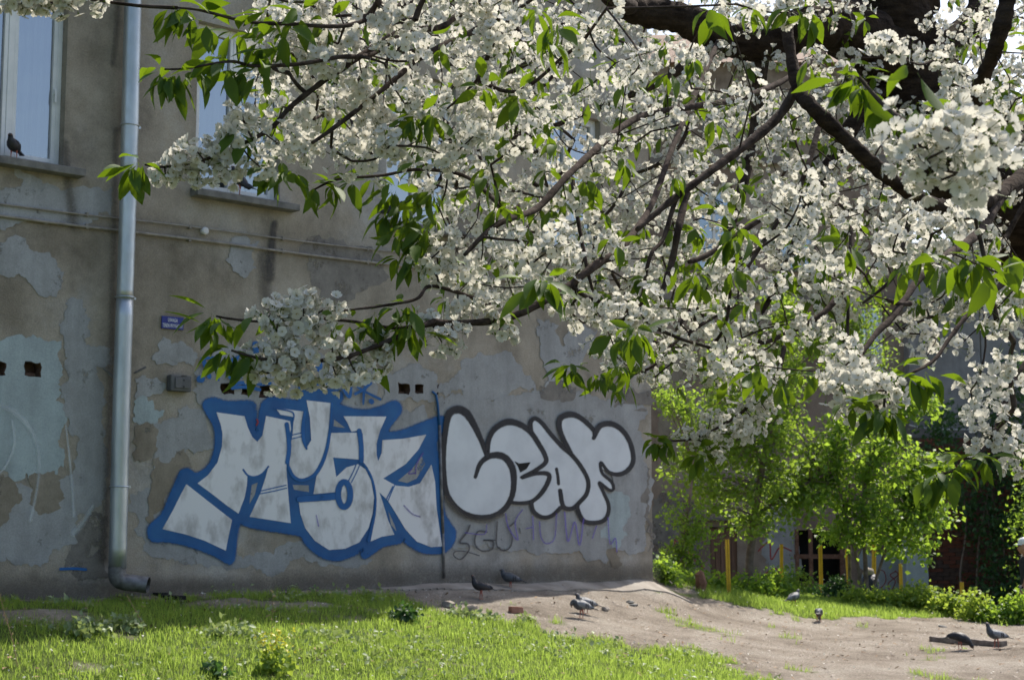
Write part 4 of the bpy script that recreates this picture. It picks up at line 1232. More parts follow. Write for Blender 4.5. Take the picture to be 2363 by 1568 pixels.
# ------------------------------------------------------------------ instancing templates in numpy
def inst(TV, TF, TM, Rm, pos, scl=None):
    """TV (n,3); Rm (k,3,3) columns = axes; pos (k,3)"""
    k = len(pos)
    if k == 0: return np.zeros((0, 3)), np.zeros((0, TF.shape[1]), int), np.zeros(0, int)
    A = np.einsum('kij,nj->kni', Rm, TV)
    if scl is not None: A = A * np.asarray(scl)[:, None, None]
    A = A + pos[:, None, :]
    Fo = (TF[None] + (np.arange(k) * len(TV))[:, None, None]).reshape(-1, TF.shape[1])
    return A.reshape(-1, 3), Fo, np.tile(TM, k)
def frames(z, roll):
    """rotation matrices with local +Z along z"""
    z = z / np.linalg.norm(z, axis=1, keepdims=True)
    ref = np.where(np.abs(z[:, 2:3]) < .9, np.array([[0, 0, 1.]]), np.array([[1., 0, 0]]))
    x = np.cross(ref, z); x /= np.linalg.norm(x, axis=1, keepdims=True)
    y = np.cross(z, x)
    c, s = np.cos(roll)[:, None], np.sin(roll)[:, None]
    return np.stack([x * c + y * s, -x * s + y * c, z], axis=2)
def unit(v): return v / np.maximum(np.linalg.norm(v, axis=-1, keepdims=True), 1e-9)

def blossom_template():
    V = []; F = []; Mi = []
    R = .0185
    prof = [(0.0, .0, -.002), (.42, .24, .0015), (.80, .36, .0055), (1.0, .20, .0075)]
    rg = random.Random(5)
    for k in range(5):
        a = 2 * math.pi * k / 5 + rg.uniform(-.06, .06)
        ca, sa = math.cos(a), math.sin(a)
        tilt = rg.uniform(-.002, .004)
        def q(r, w, z): V.append(((r * ca - w * sa) * R, (r * sa + w * ca) * R, z + tilt * r))
        b = len(V)
        q(.05, 0, -.001)
        q(.42, -.33, .0025); q(.45, 0, .0002); q(.42, .33, .0025)
        q(.78, -.50, .0055); q(.84, 0, .0030); q(.78, .50, .0055)
        q(1.03, -.24, .0056); q(.97, 0, .0042); q(1.03, .24, .0056)
        for f in ((0, 1, 2), (0, 2, 3), (1, 4, 5), (1, 5, 2), (2, 5, 6), (2, 6, 3), (4, 7, 8), (4, 8, 5), (5, 8, 9), (5, 9, 6)):
            F.append(tuple(b + i for i in f)); Mi.append(0)
    b = len(V)
    V.append((0, 0, .002))
    for k in range(5):
        a = 2 * math.pi * k / 5 + .6
        V.append((.0030 * math.cos(a), .0030 * math.sin(a), .0009))
    for k in range(5): F.append((b, b + 1 + k, b + 1 + (k + 1) % 5)); Mi.append(1)
    for k in range(7):   # stamens
        a = 2 * math.pi * k / 7
        b = len(V)
        V += [(.0009 * math.cos(a + 1.2), .0009 * math.sin(a + 1.2), .0005), (.006 * math.cos(a), .006 * math.sin(a), .0075), (.0072 * math.cos(a + .14), .0072 * math.sin(a + .14), .0072)]
        F.append((b, b + 1, b + 2)); Mi.append(1)
    b = len(V)            # calyx cone and stalk
    L = .036
    rings = [(-.0008, .0034), (-.007, .0022), (-.0085, .0008), (-L, .0006)]
    for z, r in rings:
        for k in range(3):
            a = 2 * math.pi * k / 3
            V.append((r * math.cos(a) + (z * z * 1.5 if z < -.01 else 0), r * math.sin(a), z))
    for i in range(3):
        for k in range(3):
            a_, b_ = b + i * 3 + k, b + i * 3 + (k + 1) % 3
            F += [(a_, b_, b_ + 3), (a_, b_ + 3, a_ + 3)]; Mi += [2, 2]
    return np.array(V), np.array(F), np.array(Mi)
def leaf_template(L=.085, Wd=.021, droop=.35, fold=.25, n=5, stalk=.014):
    V = []; F = []
    wp = [0.05, .62, .98, .92, .55, 0.0]
    for i in range(n + 1):
        t = i / n
        w = np.interp(t, np.linspace(0, 1, 6), wp) * Wd
        y = stalk + t * L; z = -droop * L * t * t
        zf = fold * w
        V += [(-w, y, z + zf), (0, y, z), (w, y, z + zf)]
    for i in range(n):
        a = i * 3
        F += [(a, a + 1, a + 4), (a, a + 4, a + 3), (a + 1, a + 2, a + 5), (a + 1, a + 5, a + 4)]
    b = len(V)
    V += [(-.0008, 0, 0), (.0008, 0, 0), (0, stalk, .0005)]
    F.append((b, b + 1, b + 2))
    return np.array(V), np.array(F), np.zeros(len(F), int)
BV, BF, BM = blossom_template()
LT = [leaf_template(.092, .0185, .3, .35), leaf_template(.082, .019, .55, .5), leaf_template(.098, .018, .14, .25)]

# ------------------------------------------------------------------ the cherry tree
CT = empty('cherry_tree', (P(2620, 1400, 9.6).x, 9.6, gh(P(2620, 1400, 9.6).x, 9.6)), 'large cherry tree in full white blossom overhanging the yard', 'tree')
def gnarl(mb_, c):
    from mathutils import noise as mn
    c = [Vector(q) for q in c]
    n = (len(mb_.V)) // len(c)
    for i, v in enumerate(mb_.V):
        ctr = c[min(i // n, len(c) - 1)]
        d = v - ctr
        k = 1 + .16 * mn.noise(v * 5.0) + .08 * mn.noise(v * 14.0)
        mb_.V[i] = ctr + d * k
def pts3(L): return [P(a, b, c) for a, b, c in L]
def tubepart(name, L, rads, mat, n=12, per=6):
    c = smooth_pts([tuple(P(a, b, d)) for a, b, d in L], per)
    r = np.interp(np.linspace(0, 1, len(c)), np.linspace(0, 1, len(rads)), rads)
    r = r * (1 + .07 * np.sin(np.arange(len(r)) * 1.7) + .05 * np.sin(np.arange(len(r)) * .6 + 1))
    mb_ = MB().tube(c, list(r), n)
    if max(rads) > .05: gnarl(mb_, c)
    mb_.build(name, mat, CT, smooth=True)
    return c
g0 = gh(CT.location.x, CT.location.y)
trunk_c = smooth_pts([(CT.location.x, 9.6, g0 - .3), (CT.location.x - .02, 9.6, g0 + .6), tuple(P(2580, 820, 9.4)), tuple(P(2440, 610, 9.2)), tuple(P(2270, 440, 9.0)), tuple(P(2140, 270, 8.9)), tuple(P(2070, 90, 8.8)), tuple(P(2020, -120, 8.6))], 8)
rt = np.interp(np.linspace(0, 1, len(trunk_c)), [0, .1, .4, .7, .85, 1], [.42, .33, .28, .25, .24, .18])
rt = rt * (1 + .05 * np.sin(np.arange(len(rt)) * 1.1))
trunk_c = smooth_pts([tuple(q) for q in trunk_c], 3); rt = np.interp(np.linspace(0, 1, len(trunk_c)), np.linspace(0, 1, len(rt)), rt)
mb_ = MB().tube(trunk_c, list(rt), 32); gnarl(mb_, trunk_c); mb_.build('trunk', M['bark'], CT, smooth=True)
limbs = [
    ([(2080, 150, 8.8), (1960, 70, 8.4), (1880, 60, 8.1), (1760, 95, 7.9), (1660, 85, 7.8), (1560, 40, 7.7), (1460, 25, 7.6), (1380, -40, 7.4)], [.20, .16, .12, .11, .09, .085, .07, .05]),
    ([(2060, 60, 8.8), (2120, -60, 8.9), (2200, -260, 9.0)], [.2, .17, .12]),
    ([(2110, 200, 8.9), (2180, 110, 9.0), (2240, 60, 9.2), (2280, -60, 9.4)], [.14, .11, .09, .07]),
    ([(2120, 240, 8.9), (2200, 170, 8.7), (2280, 250, 8.5), (2440, 330, 8.3)], [.10, .07, .05, .04]),
    ([(2330, -30, 6.5), (2312, 60, 6.5), (2290, 130, 6.6), (2262, 190, 6.9), (2240, 250, 7.6), (2180, 330, 8.6)], [.035, .038, .034, .036, .045, .07]),
    # the big forked branch in front
    ([(1800, -80, 5.8), (1815, 60, 5.7), (1838, 190, 5.6), (1872, 245, 5.5), (1940, 310, 5.5), (2010, 375, 5.5), (2080, 430, 5.6), (2160, 474, 5.8), (2230, 474, 6.0), (2300, 452, 6.4), (2400, 400, 7.2), (2470, 480, 8.4), (2500, 640, 9.2)], [.018, .022, .026, .028, .028, .028, .028, .03, .032, .035, .05, .08, .11]),
    ([(1838, 205, 5.6), (1800, 265, 5.6), (1740, 320, 5.5), (1680, 365, 5.4), (1620, 410, 5.3), (1540, 470, 5.2), (1470, 530, 5.1)], [.02, .019, .018, .016, .014, .012, .008]),
    ([(2304, 458, 6.4), (2260, 535, 6.0), (2168, 601, 5.4), (2113, 653, 5.2), (2061, 730, 5.0), (2024, 767, 4.9), (1987, 819, 4.8)], [.026, .020, .014, .013, .012, .010, .007]),
    ([(2100, 700, 5.1), (2075, 700, 5.05), (2045, 690, 5.0)], [.010, .008, .005]),
    # branches of the left sweep
    ([(1900, 120, 7.9), (1810, 185, 7.2), (1710, 226, 6.7), (1600, 246, 6.3), (1500, 262, 6.1), (1440, 290, 5.9), (1380, 340, 5.6), (1310, 405, 5.3), (1240, 480, 5.1), (1180, 503, 4.9), (1130, 530, 4.8), (1072, 588, 4.7)], [.016, .015, .014, .014, .014, .014, .014, .013, .012, .011, .009, .006]),
    ([(1660, 90, 7.8), (1560, 320, 6.4), (1500, 480, 5.8), (1424, 580, 5.3), (1391, 600, 5.2), (1354, 627, 5.1), (1300, 668, 5.0), (1244, 701, 4.9), (1181, 730, 4.85), (1126, 742, 4.8), (1040, 745, 4.7), (1001, 740, 4.65)], [.014, .012, .012, .016, .016, .014, .013, .013, .012, .011, .010, .008]),
    ([(1040, 745, 4.7), (990, 750, 4.65), (940, 755, 4.6), (893, 755, 4.55), (810, 741, 4.5), (740, 735, 4.45), (700, 735, 4.4), (598, 741, 4.35), (531, 735, 4.3), (499, 729, 4.3)], [.008, .007, .006, .0055, .005, .0045, .004, .004, .0035, .003]),
    ([(1001, 740, 4.65), (909, 781, 4.5), (848, 806, 4.45), (794, 824, 4.4), (721, 833, 4.4), (660, 832, 4.35), (607, 828, 4.3), (563, 817, 4.3), (534, 808, 4.3)], [.008, .008, .007, .007, .006, .005, .0045, .004, .003]),
    ([(1130, 700, 4.9), (1000, 660, 4.75), (960, 690, 4.6), (877, 706, 4.5), (785, 717, 4.4)], [.007, .006, .005, .004, .003]),
    ([(1460, 20, 7.6), (1300, -60, 6.4), (1188, 0, 5.6), (1109, 63, 5.2), (1056, 89, 5.1), (966, 136, 4.9), (923, 172, 4.8), (852, 232, 4.7), (766, 298, 4.55), (720, 330, 4.5)], [.045, .02, .016, .013, .012, .010, .009, .008, .007, .005]),
    ([(1300, -60, 6.4), (1129, 0, 5.2), (1056, 36, 5.0), (1016, 63, 4.9), (928, 72, 4.8), (852, 116, 4.7), (790, 158, 4.6), (736, 195, 4.55), (669, 248, 4.5), (620, 300, 4.45), (530, 345, 4.4), (460, 372, 4.35), (380, 385, 4.35), (335, 380, 4.3)], [.018, .012, .011, .010, .011, .011, .010, .009, .008, .007, .005, .004, .004, .003]),
    ([(928, 72, 4.8), (860, 125, 4.65), (782, 132, 4.5), (690, 148, 4.4), (586, 152, 4.3), (530, 142, 4.25), (430, 158, 4.2), (380, 160, 4.2)], [.009, .008, .007, .006, .005, .0045, .003, .003]),
    ([(1000, -20, 4.9), (880, 30, 4.7), (795, 60, 4.55), (660, 55, 4.4), (570, 50, 4.3), (467, 25, 4.2), (410, 18, 4.2)], [.010, .008, .007, .006, .005, .004, .003]),
    ([(1180, 503, 4.9), (1080, 410, 5.2), (971, 391, 5.0), (880, 405, 4.9), (779, 414, 4.8), (720, 440, 4.8)], [.009, .007, .006, .005, .004, .003]),
    # hanging twigs across the middle
    ([(1600, 380, 6.0), (1578, 473, 5.9), (1564, 535, 5.8), (1549, 609, 5.8), (1516, 708, 5.7)], [.016, .015, .014, .013, .008]),
    ([(1590, 400, 6.2), (1557, 469, 6.1), (1531, 550, 6.0), (1501, 590, 5.9), (1483, 675, 5.9)], [.010, .010, .009, .008, .006]),
    ([(1320, 410, 5.6), (1332, 495, 5.5), (1354, 616, 5.4), (1369, 675, 5.4)], [.009, .008, .007, .005]),
    ([(1760, 500, 6.4), (1641, 583, 6.2), (1590, 604, 6.1)], [.014, .012, .010]),
    ([(1700, 700, 6.9), (1567, 782, 6.6), (1505, 845, 6.5), (1440, 870, 6.4)], [.010, .008, .007, .004]),
    ([(1960, 640, 6.8), (1899, 723, 6.6), (1777, 786, 6.5), (1740, 793, 6.5), (1750, 884, 6.5)], [.016, .014, .010, .008, .005]),
    ([(1965, 520, 6.4), (1958, 682, 6.2), (1955, 811, 6.1)], [.008, .007, .006]),
    ([(1810, 800, 7.0), (1792, 867, 6.9), (1740, 920, 6.8), (1700, 960, 6.8), (1605, 1010, 6.7), (1531, 1016, 6.6)], [.011, .009, .008, .007, .006, .004]),
    ([(2330, 640, 5.2), (2240, 720, 5.0), (2193, 778, 4.9), (2156, 830, 4.8), (2105, 859, 4.7), (2070, 872, 4.7)], [.012, .008, .007, .006, .005, .003]),
    ([(2420, 760, 4.8), (2330, 900, 4.6), (2290, 1010, 4.4), (2230, 1070, 4.3), (2170, 1095, 4.3)], [.012, .010, .007, .005, .004]),
    ([(1987, 819, 4.8), (2010, 900, 4.6), (2030, 960, 4.5)], [.007, .006, .004]),
    ([(2500, 200, 4.0), (2340, 330, 3.3), (2200, 340, 3.0), (2060, 260, 3.2), (1975, 170, 3.3)], [.014, .009, .007, .005, .004]),
    ([(1900, 250, 6.6), (1850, 420, 6.3), (1760, 560, 6.2), (1700, 660, 6.1)], [.014, .012, .010, .006]),
    ([(2110, 460, 6.0), (2085, 560, 5.9), (2060, 640, 5.8), (1990, 700, 5.8)], [.012, .010, .008, .005]),
    ([(2600, 200, 8.8), (2400, 420, 8.2), (2290, 600, 7.8), (2200, 700, 7.5), (2080, 760, 7.3)], [.022, .016, .013, .010, .006]),
    ([(1660, 85, 7.8), (1540, 180, 7.9), (1400, 240, 7.9), (1250, 300, 7.9), (1100, 330, 7.8), (960, 300, 7.6)], [.05, .024, .016, .013, .010, .006]),
    ([(1760, 95, 7.9), (1740, 300, 8.0), (1700, 480, 7.8), (1640, 640, 7.6), (1560, 760, 7.4)], [.05, .03, .024, .016, .008]),
    ([(2040, 180, 8.8), (1960, 300, 8.4), (1880, 440, 8.2), (1820, 600, 7.9), (1760, 720, 7.7)], [.07, .045, .03, .02, .010]),
]
FRONT_IDX = [0, 4, 5, 6, 7]
nodes = []
for L, r in limbs:
    big = max(r) > .05
    c = tubepart('limb' if big else 'branch', L, r, M['bark'] if big else M['twig'], 20 if big else 9, 12 if big else 7)
    for p in c[::2]: nodes.append(p)
nodes = np.array(nodes)

# blossom clusters -------------------------------------------------
MASS = [(640, -60), (612, 60), (600, 150), (568, 250), (548, 300), (610, 372), (700, 372), (790, 372), (900, 360), (965, 440), (1010, 520), (995, 640), (1050, 700), (1150, 720), (1290, 690), (1390, 730), (1405, 830), (1500, 860), (1620, 850), (1660, 930), (1750, 930), (1790, 830), (1880, 800), (1935, 870), (2000, 930), (2050, 900), (2040, 850), (1960, 790), (1985, 700), (1995, 640), (2080, 600), (2110, 640), (2105, 760), (2200, 790), (2290, 740), (2460, 760), (2500, -60)]
GAPS = [[(955, 120), (1035, 120), (1035, 205), (960, 205)], [(1670, 370), (1735, 370), (1735, 425), (1670, 425)], [(2180, -60), (2220, 60), (2180, 110), (2150, 20)], [(1930, 60), (1990, 70), (1980, 110), (1930, 100)], [(2290, 60), (2360, 40), (2363, 130), (2300, 130)], [(900, 345), (950, 340), (955, 390), (905, 390)]]
TRUNKZ = [(1880, -60), (2260, -60), (2270, 140), (2230, 320), (2050, 330), (1975, 190), (1880, 110)]
cl = []     # px, py, y, radius(m), n
rg = random.Random(12)
def scatter(n, d0, d1, poly, gaps, r0, r1, mind, n0=12, n1=22, seed=0):
    rq = random.Random(seed)
    got = []
    xs = [p[0] for p in poly]; ys = [p[1] for p in poly]
    tries = 0
    while len(got) < n and tries < n * 60:
        tries += 1
        x = rq.uniform(min(xs), max(xs)); y = rq.uniform(min(ys), max(ys))
        if not bool(in_poly(np.array([x]), np.array([y]), poly)[0]): continue
        if any(bool(in_poly(np.array([x]), np.array([y]), g)[0]) for g in gaps): continue
        if any((x - a) ** 2 + (y - b) ** 2 < mind * mind for a, b, *_ in got): continue
        d = rq.uniform(d0, d1)
        got.append((x, y, d, rq.uniform(r0, r1), rq.randint(n0, n1)))
    return got
cl += scatter(610, 7.2, 9.2, MASS, GAPS[:3] + GAPS[4:], .055, .095, 26, 16, 30, 1)
MID = [(1250, 80), (1300, 300), (1250, 500), (1300, 690), (1420, 800), (1560, 830), (1700, 860), (1800, 780), (1960, 640), (2363, 700), (2363, 0), (1300, -20)]
cl += scatter(125, 5.9, 7.0, MASS, GAPS + [TRUNKZ], .07, .11, 62, 14, 24, 2)
cl += scatter(75, 4.9, 5.7, MASS, GAPS + [[(1780, 150), (1900, 150), (2300, 420), (2300, 520), (2080, 480), (1800, 260)], TRUNKZ], .06, .10, 80, 12, 20, 3)
UL = [(600, -40), (1200, -40), (1200, 380), (900, 400), (780, 372), (610, 372), (552, 300), (600, 150)]
cl += scatter(60, 4.5, 5.0, UL, GAPS, .055, .085, 52, 12, 20, 4)
# open wood: nothing scattered hangs in front of these boughs
FRONT = []
for li in FRONT_IDX:
    for q in smooth_pts(limbs[li][0], 10): FRONT.append(q)
for q in smooth_pts([(2400, 570, 9.1), (2270, 440, 9.0), (2140, 270, 8.9), (2070, 90, 8.8), (2020, -120, 8.6)], 12): FRONT.append(q); FRONT.append((q[0] - 60, q[1], q[2])); FRONT.append((q[0] + 60, q[1], q[2]))
FRONT = np.array(FRONT)
def clear_front(c):
    x, y, d, r, n = c
    rp = r / d * F_PX
    dd = np.hypot(FRONT[:, 0] - x, FRONT[:, 1] - y)
    return not bool(((dd < rp * .95 + 16) & (d < FRONT[:, 2] + .12)).any())
_rc = random.Random(2)
cl = [c for c in cl if clear_front(c) or (c[2] > 6.9 and _rc.random() < .5)]
# hand-placed clusters along the edges of the mass
for x, y, d, r, n in [
    (382, 408, 4.35, .045, 9), (420, 385, 4.35, .06, 14), (455, 350, 4.35, .06, 14), (470, 395, 4.35, .06, 14), (510, 355, 4.4, .06, 14), (520, 395, 4.4, .055, 12), (545, 320, 4.4, .05, 10), (560, 270, 4.45, .05, 10), (600, 385, 4.4, .05, 10), (640, 330, 4.45, .07, 14),
    (625, 725, 4.35, .055, 12), (640, 770, 4.35, .05, 10), (670, 720, 4.4, .06, 14), (700, 700, 4.4, .055, 12), (745, 715, 4.4, .06, 14), (735, 755, 4.4, .05, 10), (690, 765, 4.4, .05, 10),
    (600, 820, 4.35, .05, 10), (620, 860, 4.35, .06, 13), (650, 825, 4.35, .06, 14), (672, 865, 4.4, .065, 16), (700, 830, 4.4, .055, 12), (600, 850, 4.35, .045, 8), (700, 875, 4.4, .04, 8),
    (768, 800, 4.4, .05, 10), (775, 865, 4.4, .06, 14), (800, 835, 4.45, .05, 10), (830, 870, 4.4, .05, 10), (850, 785, 4.5, .035, 5), (870, 835, 4.5, .05, 9), (875, 805, 4.5, .04, 6),
    (985, 740, 4.7, .05, 9), (1020, 790, 4.65, .06, 13), (1050, 770, 4.7, .05, 10), (1135, 745, 4.8, .05, 10), (1165, 770, 4.8, .045, 8), (1060, 720, 4.8, .05, 10),
    (990, 600, 4.8, .07, 16), (1010, 640, 4.8, .07, 16), (1030, 560, 4.8, .06, 13), (1080, 650, 4.85, .07, 16), (1120, 700, 4.8, .05, 10), (1110, 600, 4.8, .07, 15),
    (1310, 715, 5.2, .05, 10), (1345, 745, 5.3, .06, 13), (1380, 720, 5.3, .06, 12), (1195, 555, 4.7, .08, 20), (1250, 590, 4.6, .10, 26), (1290, 560, 4.7, .08, 18), (1220, 610, 4.7, .07, 14),
    (1375, 800, 6.0, .05, 9), (1420, 820, 6.3, .07, 16), (1460, 850, 6.3, .07, 18), (1510, 870, 6.4, .07, 16), (1560, 830, 6.4, .08, 18), (1440, 735, 4.9, .09, 22), (1480, 700, 4.9, .08, 18), (1400, 700, 5.0, .07, 14), (1500, 750, 5.0, .07, 14),
    (1600, 1000, 6.7, .06, 14), (1630, 1020, 6.7, .07, 18), (1660, 1000, 6.7, .08, 20), (1680, 960, 6.8, .08, 20), (1700, 1000, 6.7, .08, 20), (1730, 960, 6.8, .08, 22), (1750, 920, 6.8, .08, 22), (1770, 950, 6.8, .06, 14), (1640, 965, 6.7, .05, 12), (1580, 1010, 6.7, .04, 7), (1770, 900, 6.8, .06, 14), (1735, 1000, 6.8, .06, 12), (1650, 1050, 6.7, .05, 10),
    (1950, 800, 4.7, .05, 7), (1965, 850, 4.6, .06, 10), (1990, 880, 4.5, .07, 14), (2020, 900, 4.5, .07, 14), (1950, 900, 4.6, .07, 15), (1980, 940, 4.6, .06, 12), (2040, 940, 4.5, .06, 10), (2045, 900, 4.5, .05, 9), (1925, 870, 4.7, .05, 10),
    (2080, 760, 6.4, .06, 14), (2120, 770, 6.3, .07, 16), (2160, 780, 6.2, .07, 16), (2210, 800, 5.6, .06, 12), (2140, 820, 6.0, .06, 12),
    (2240, 900, 5.2, .05, 14), (2260, 870, 5.2, .05, 12), (2250, 940, 5.2, .06, 14), (2290, 910, 4.6, .07, 14), (2330, 860, 4.4, .07, 14), (2340, 940, 4.4, .08, 18), (2290, 980, 4.4, .07, 14), (2270, 1020, 4.4, .05, 9), (2330, 1010, 4.4, .07, 14), (2350, 1060, 4.4, .06, 10), (2340, 790, 4.3, .07, 12), (2300, 740, 4.3, .06, 10),
    (2110, 310, 2.75, .07, 16), (2170, 290, 2.75, .06, 12), (2190, 340, 2.7, .08, 20), (2250, 320, 2.8, .07, 16), (2290, 380, 2.85, .08, 18), (2130, 370, 2.75, .07, 16), (2210, 400, 2.75, .08, 18), (2160, 420, 2.8, .06, 12), (2255, 430, 2.85, .06, 12), (2320, 330, 3.0, .07, 12),
    (2030, 100, 4.0, .045, 7), (2060, 125, 4.0, .04, 5), (2150, 140, 4.2, .05, 8), (2190, 190, 4.2, .05, 9), (2180, 235, 4.2, .05, 9), (2240, 220, 4.4, .06, 12),
    (1300, 60, 4.6, .08, 18), (1350, 90, 4.7, .09, 20), (1300, 130, 4.7, .07, 14), (1480, 140, 4.2, .05, 7), (1455, 175, 4.2, .04, 6), (1400, 20, 4.6, .08, 16), (1840, 20, 4.4, .07, 14), (1790, 30, 4.4, .06, 12), (1700, 10, 4.5, .07, 14),
    (1780, 470, 4.9, .08, 20), (1830, 500, 4.9, .09, 22), (1800, 540, 4.9, .08, 18), (1860, 470, 5.0, .07, 14), (2080, 520, 4.5, .07, 16), (2150, 540, 4.4, .07, 16), (2200, 510, 4.4, .06, 12), (2250, 500, 4.3, .05, 8), (2060, 580, 4.5, .06, 12), (2130, 590, 4.5, .06, 12),
    (40, 8, 4.2, .05, 12), (80, 2, 4.2, .06, 16), (120, 8, 4.2, .05, 14), (165, -4, 4.2, .05, 12), (205, -2, 4.2, .05, 12), (12, -4, 4.2, .05, 10)]:
    cl.append((x, y, d, r, n))
C = np.array([tuple(P(a, b, d)) for a, b, d, r, n in cl])
CR = np.array([c[3] for c in cl]); CN = np.array([c[4] for c in cl])
# grow twigs: every cluster reaches the nearest wood or cluster already reached
tw = MB()
pos = nodes.copy(); par = [-1] * len(nodes)
left = list(range(len(C)))
D = np.linalg.norm(C[:, None, :] - nodes[None], axis=2)
best = D.min(1); who = D.argmin(1)
done = np.zeros(len(C), bool)
allp = [p for p in nodes]
edges = []
for _ in range(len(C)):
    bb = np.where(done, 1e9, best)
    k = int(bb.argmin()); done[k] = True
    edges.append((int(who[k]), len(allp), float(best[k])))
    allp.append(C[k])
    dn = np.linalg.norm(C - C[k], axis=1) * 1.03
    m_ = dn < best
    best = np.where(m_, dn, best); who = np.where(m_, len(allp) - 1, who)
cnt = np.ones(len(allp))
for a, b, L in reversed(edges):
    cnt[a] += cnt[b]
for a, b, L in edges:
    if L > 1.6: continue
    pa, pb = Vector(allp[a]), Vector(allp[b])
    ra = min(.012, .0022 * math.sqrt(cnt[b]) + .0008)
    rb_ = max(.0016, ra * .7)
    midp = (pa + pb) / 2 + Vector((rg.gauss(0, .06), rg.gauss(0, .06), rg.gauss(0, .06) - .04)) * L * .7
    pp = smooth_pts([tuple(pa), tuple(midp), tuple(pb)], 3)
    tw.tube(pp, list(np.linspace(ra, rb_, len(pp))), 5, cap=False)
tag(tw.build('twigs', M['twig'], CT, smooth=True), kind='stuff')
# flowers
fz = []; fp = []
CD = np.array([c_[2] for c_ in cl])
for (c, r, n, d_) in zip(C, CR, CN, CD):
    k = int(n * (1.15 if d_ < 3.2 else (1.9 if r < .066 and d_ < 5.2 else 1.15)))
    u = unit(RNG.normal(size=(k, 3)))
    u[:, 2] = u[:, 2] * .8 + .05
    u = unit(u)
    p = c + u * (r * RNG.uniform(.55, 1.05, (k, 1))) * np.array([1.1, 1.1, .9])
    z = unit(u + RNG.normal(size=(k, 3)) * .35)
    fp.append(p); fz.append(z)
fp = np.concatenate(fp); fz = np.concatenate(fz)
fs = RNG.uniform(.70, 1.14, len(fp))
fR = frames(fz, RNG.uniform(0, 6.28, len(fp)))
px_, py_, dd_ = to_px(fp[:, 0], fp[:, 1], fp[:, 2])
inside = (px_ > 0) & (px_ < 2363) & (py_ > 0) & (py_ < 1568)
order = np.argsort(np.where(inside, dd_, 99))
near = order[:290]; far = order[290:]
me_b = []
for v in range(3):
    Vb = BV.copy()
    if v == 1: Vb[:, 2] = np.where(Vb[:, 2] > -.003, Vb[:, 2] * 1.9, Vb[:, 2]); Vb[:50, :2] *= .88
    if v == 2: Vb[:50, 2] *= .3
    o = mesh_np('blossom', Vb, BF, [M['petal'], M['stamen'], M['calyx']], CT, BM, keep=False)
    me_b.append(o.data); bpy.data.objects.remove(o)
ctl = CT.location
for i in near:
    o = bpy.data.objects.new('blossom', me_b[int(i) % 3]); link(o); o.parent = CT
    mm = Matrix(((*fR[i, 0],), (*fR[i, 1],), (*fR[i, 2],))).to_4x4()
    o.matrix_local = Matrix.Translation(Vector(fp[i]) - ctl) @ mm @ Matrix.Scale(float(fs[i]), 4)
parts = []
for v in range(3):
    idx = far[far % 3 == v]
    Vb = np.array([tuple(q.co) for q in me_b[v].vertices])
    a, b, m_ = inst(Vb, BF, BM, fR[idx], fp[idx], fs[idx])
    parts.append((a, b, m_, np.repeat(RNG.uniform(0, 1, len(idx)), len(Vb))))
off = 0; VV = []; FF = []; MM = []; RR = []
for a, b, m_, r_ in parts:
    VV.append(a); FF.append(b + off); MM.append(m_); RR.append(r_); off += len(a)
tag(mesh_np('blossoms', np.concatenate(VV), np.concatenate(FF), [M['petal'], M['stamen'], M['calyx']], CT, np.concatenate(MM), rnd=np.concatenate(RR)), kind='stuff')

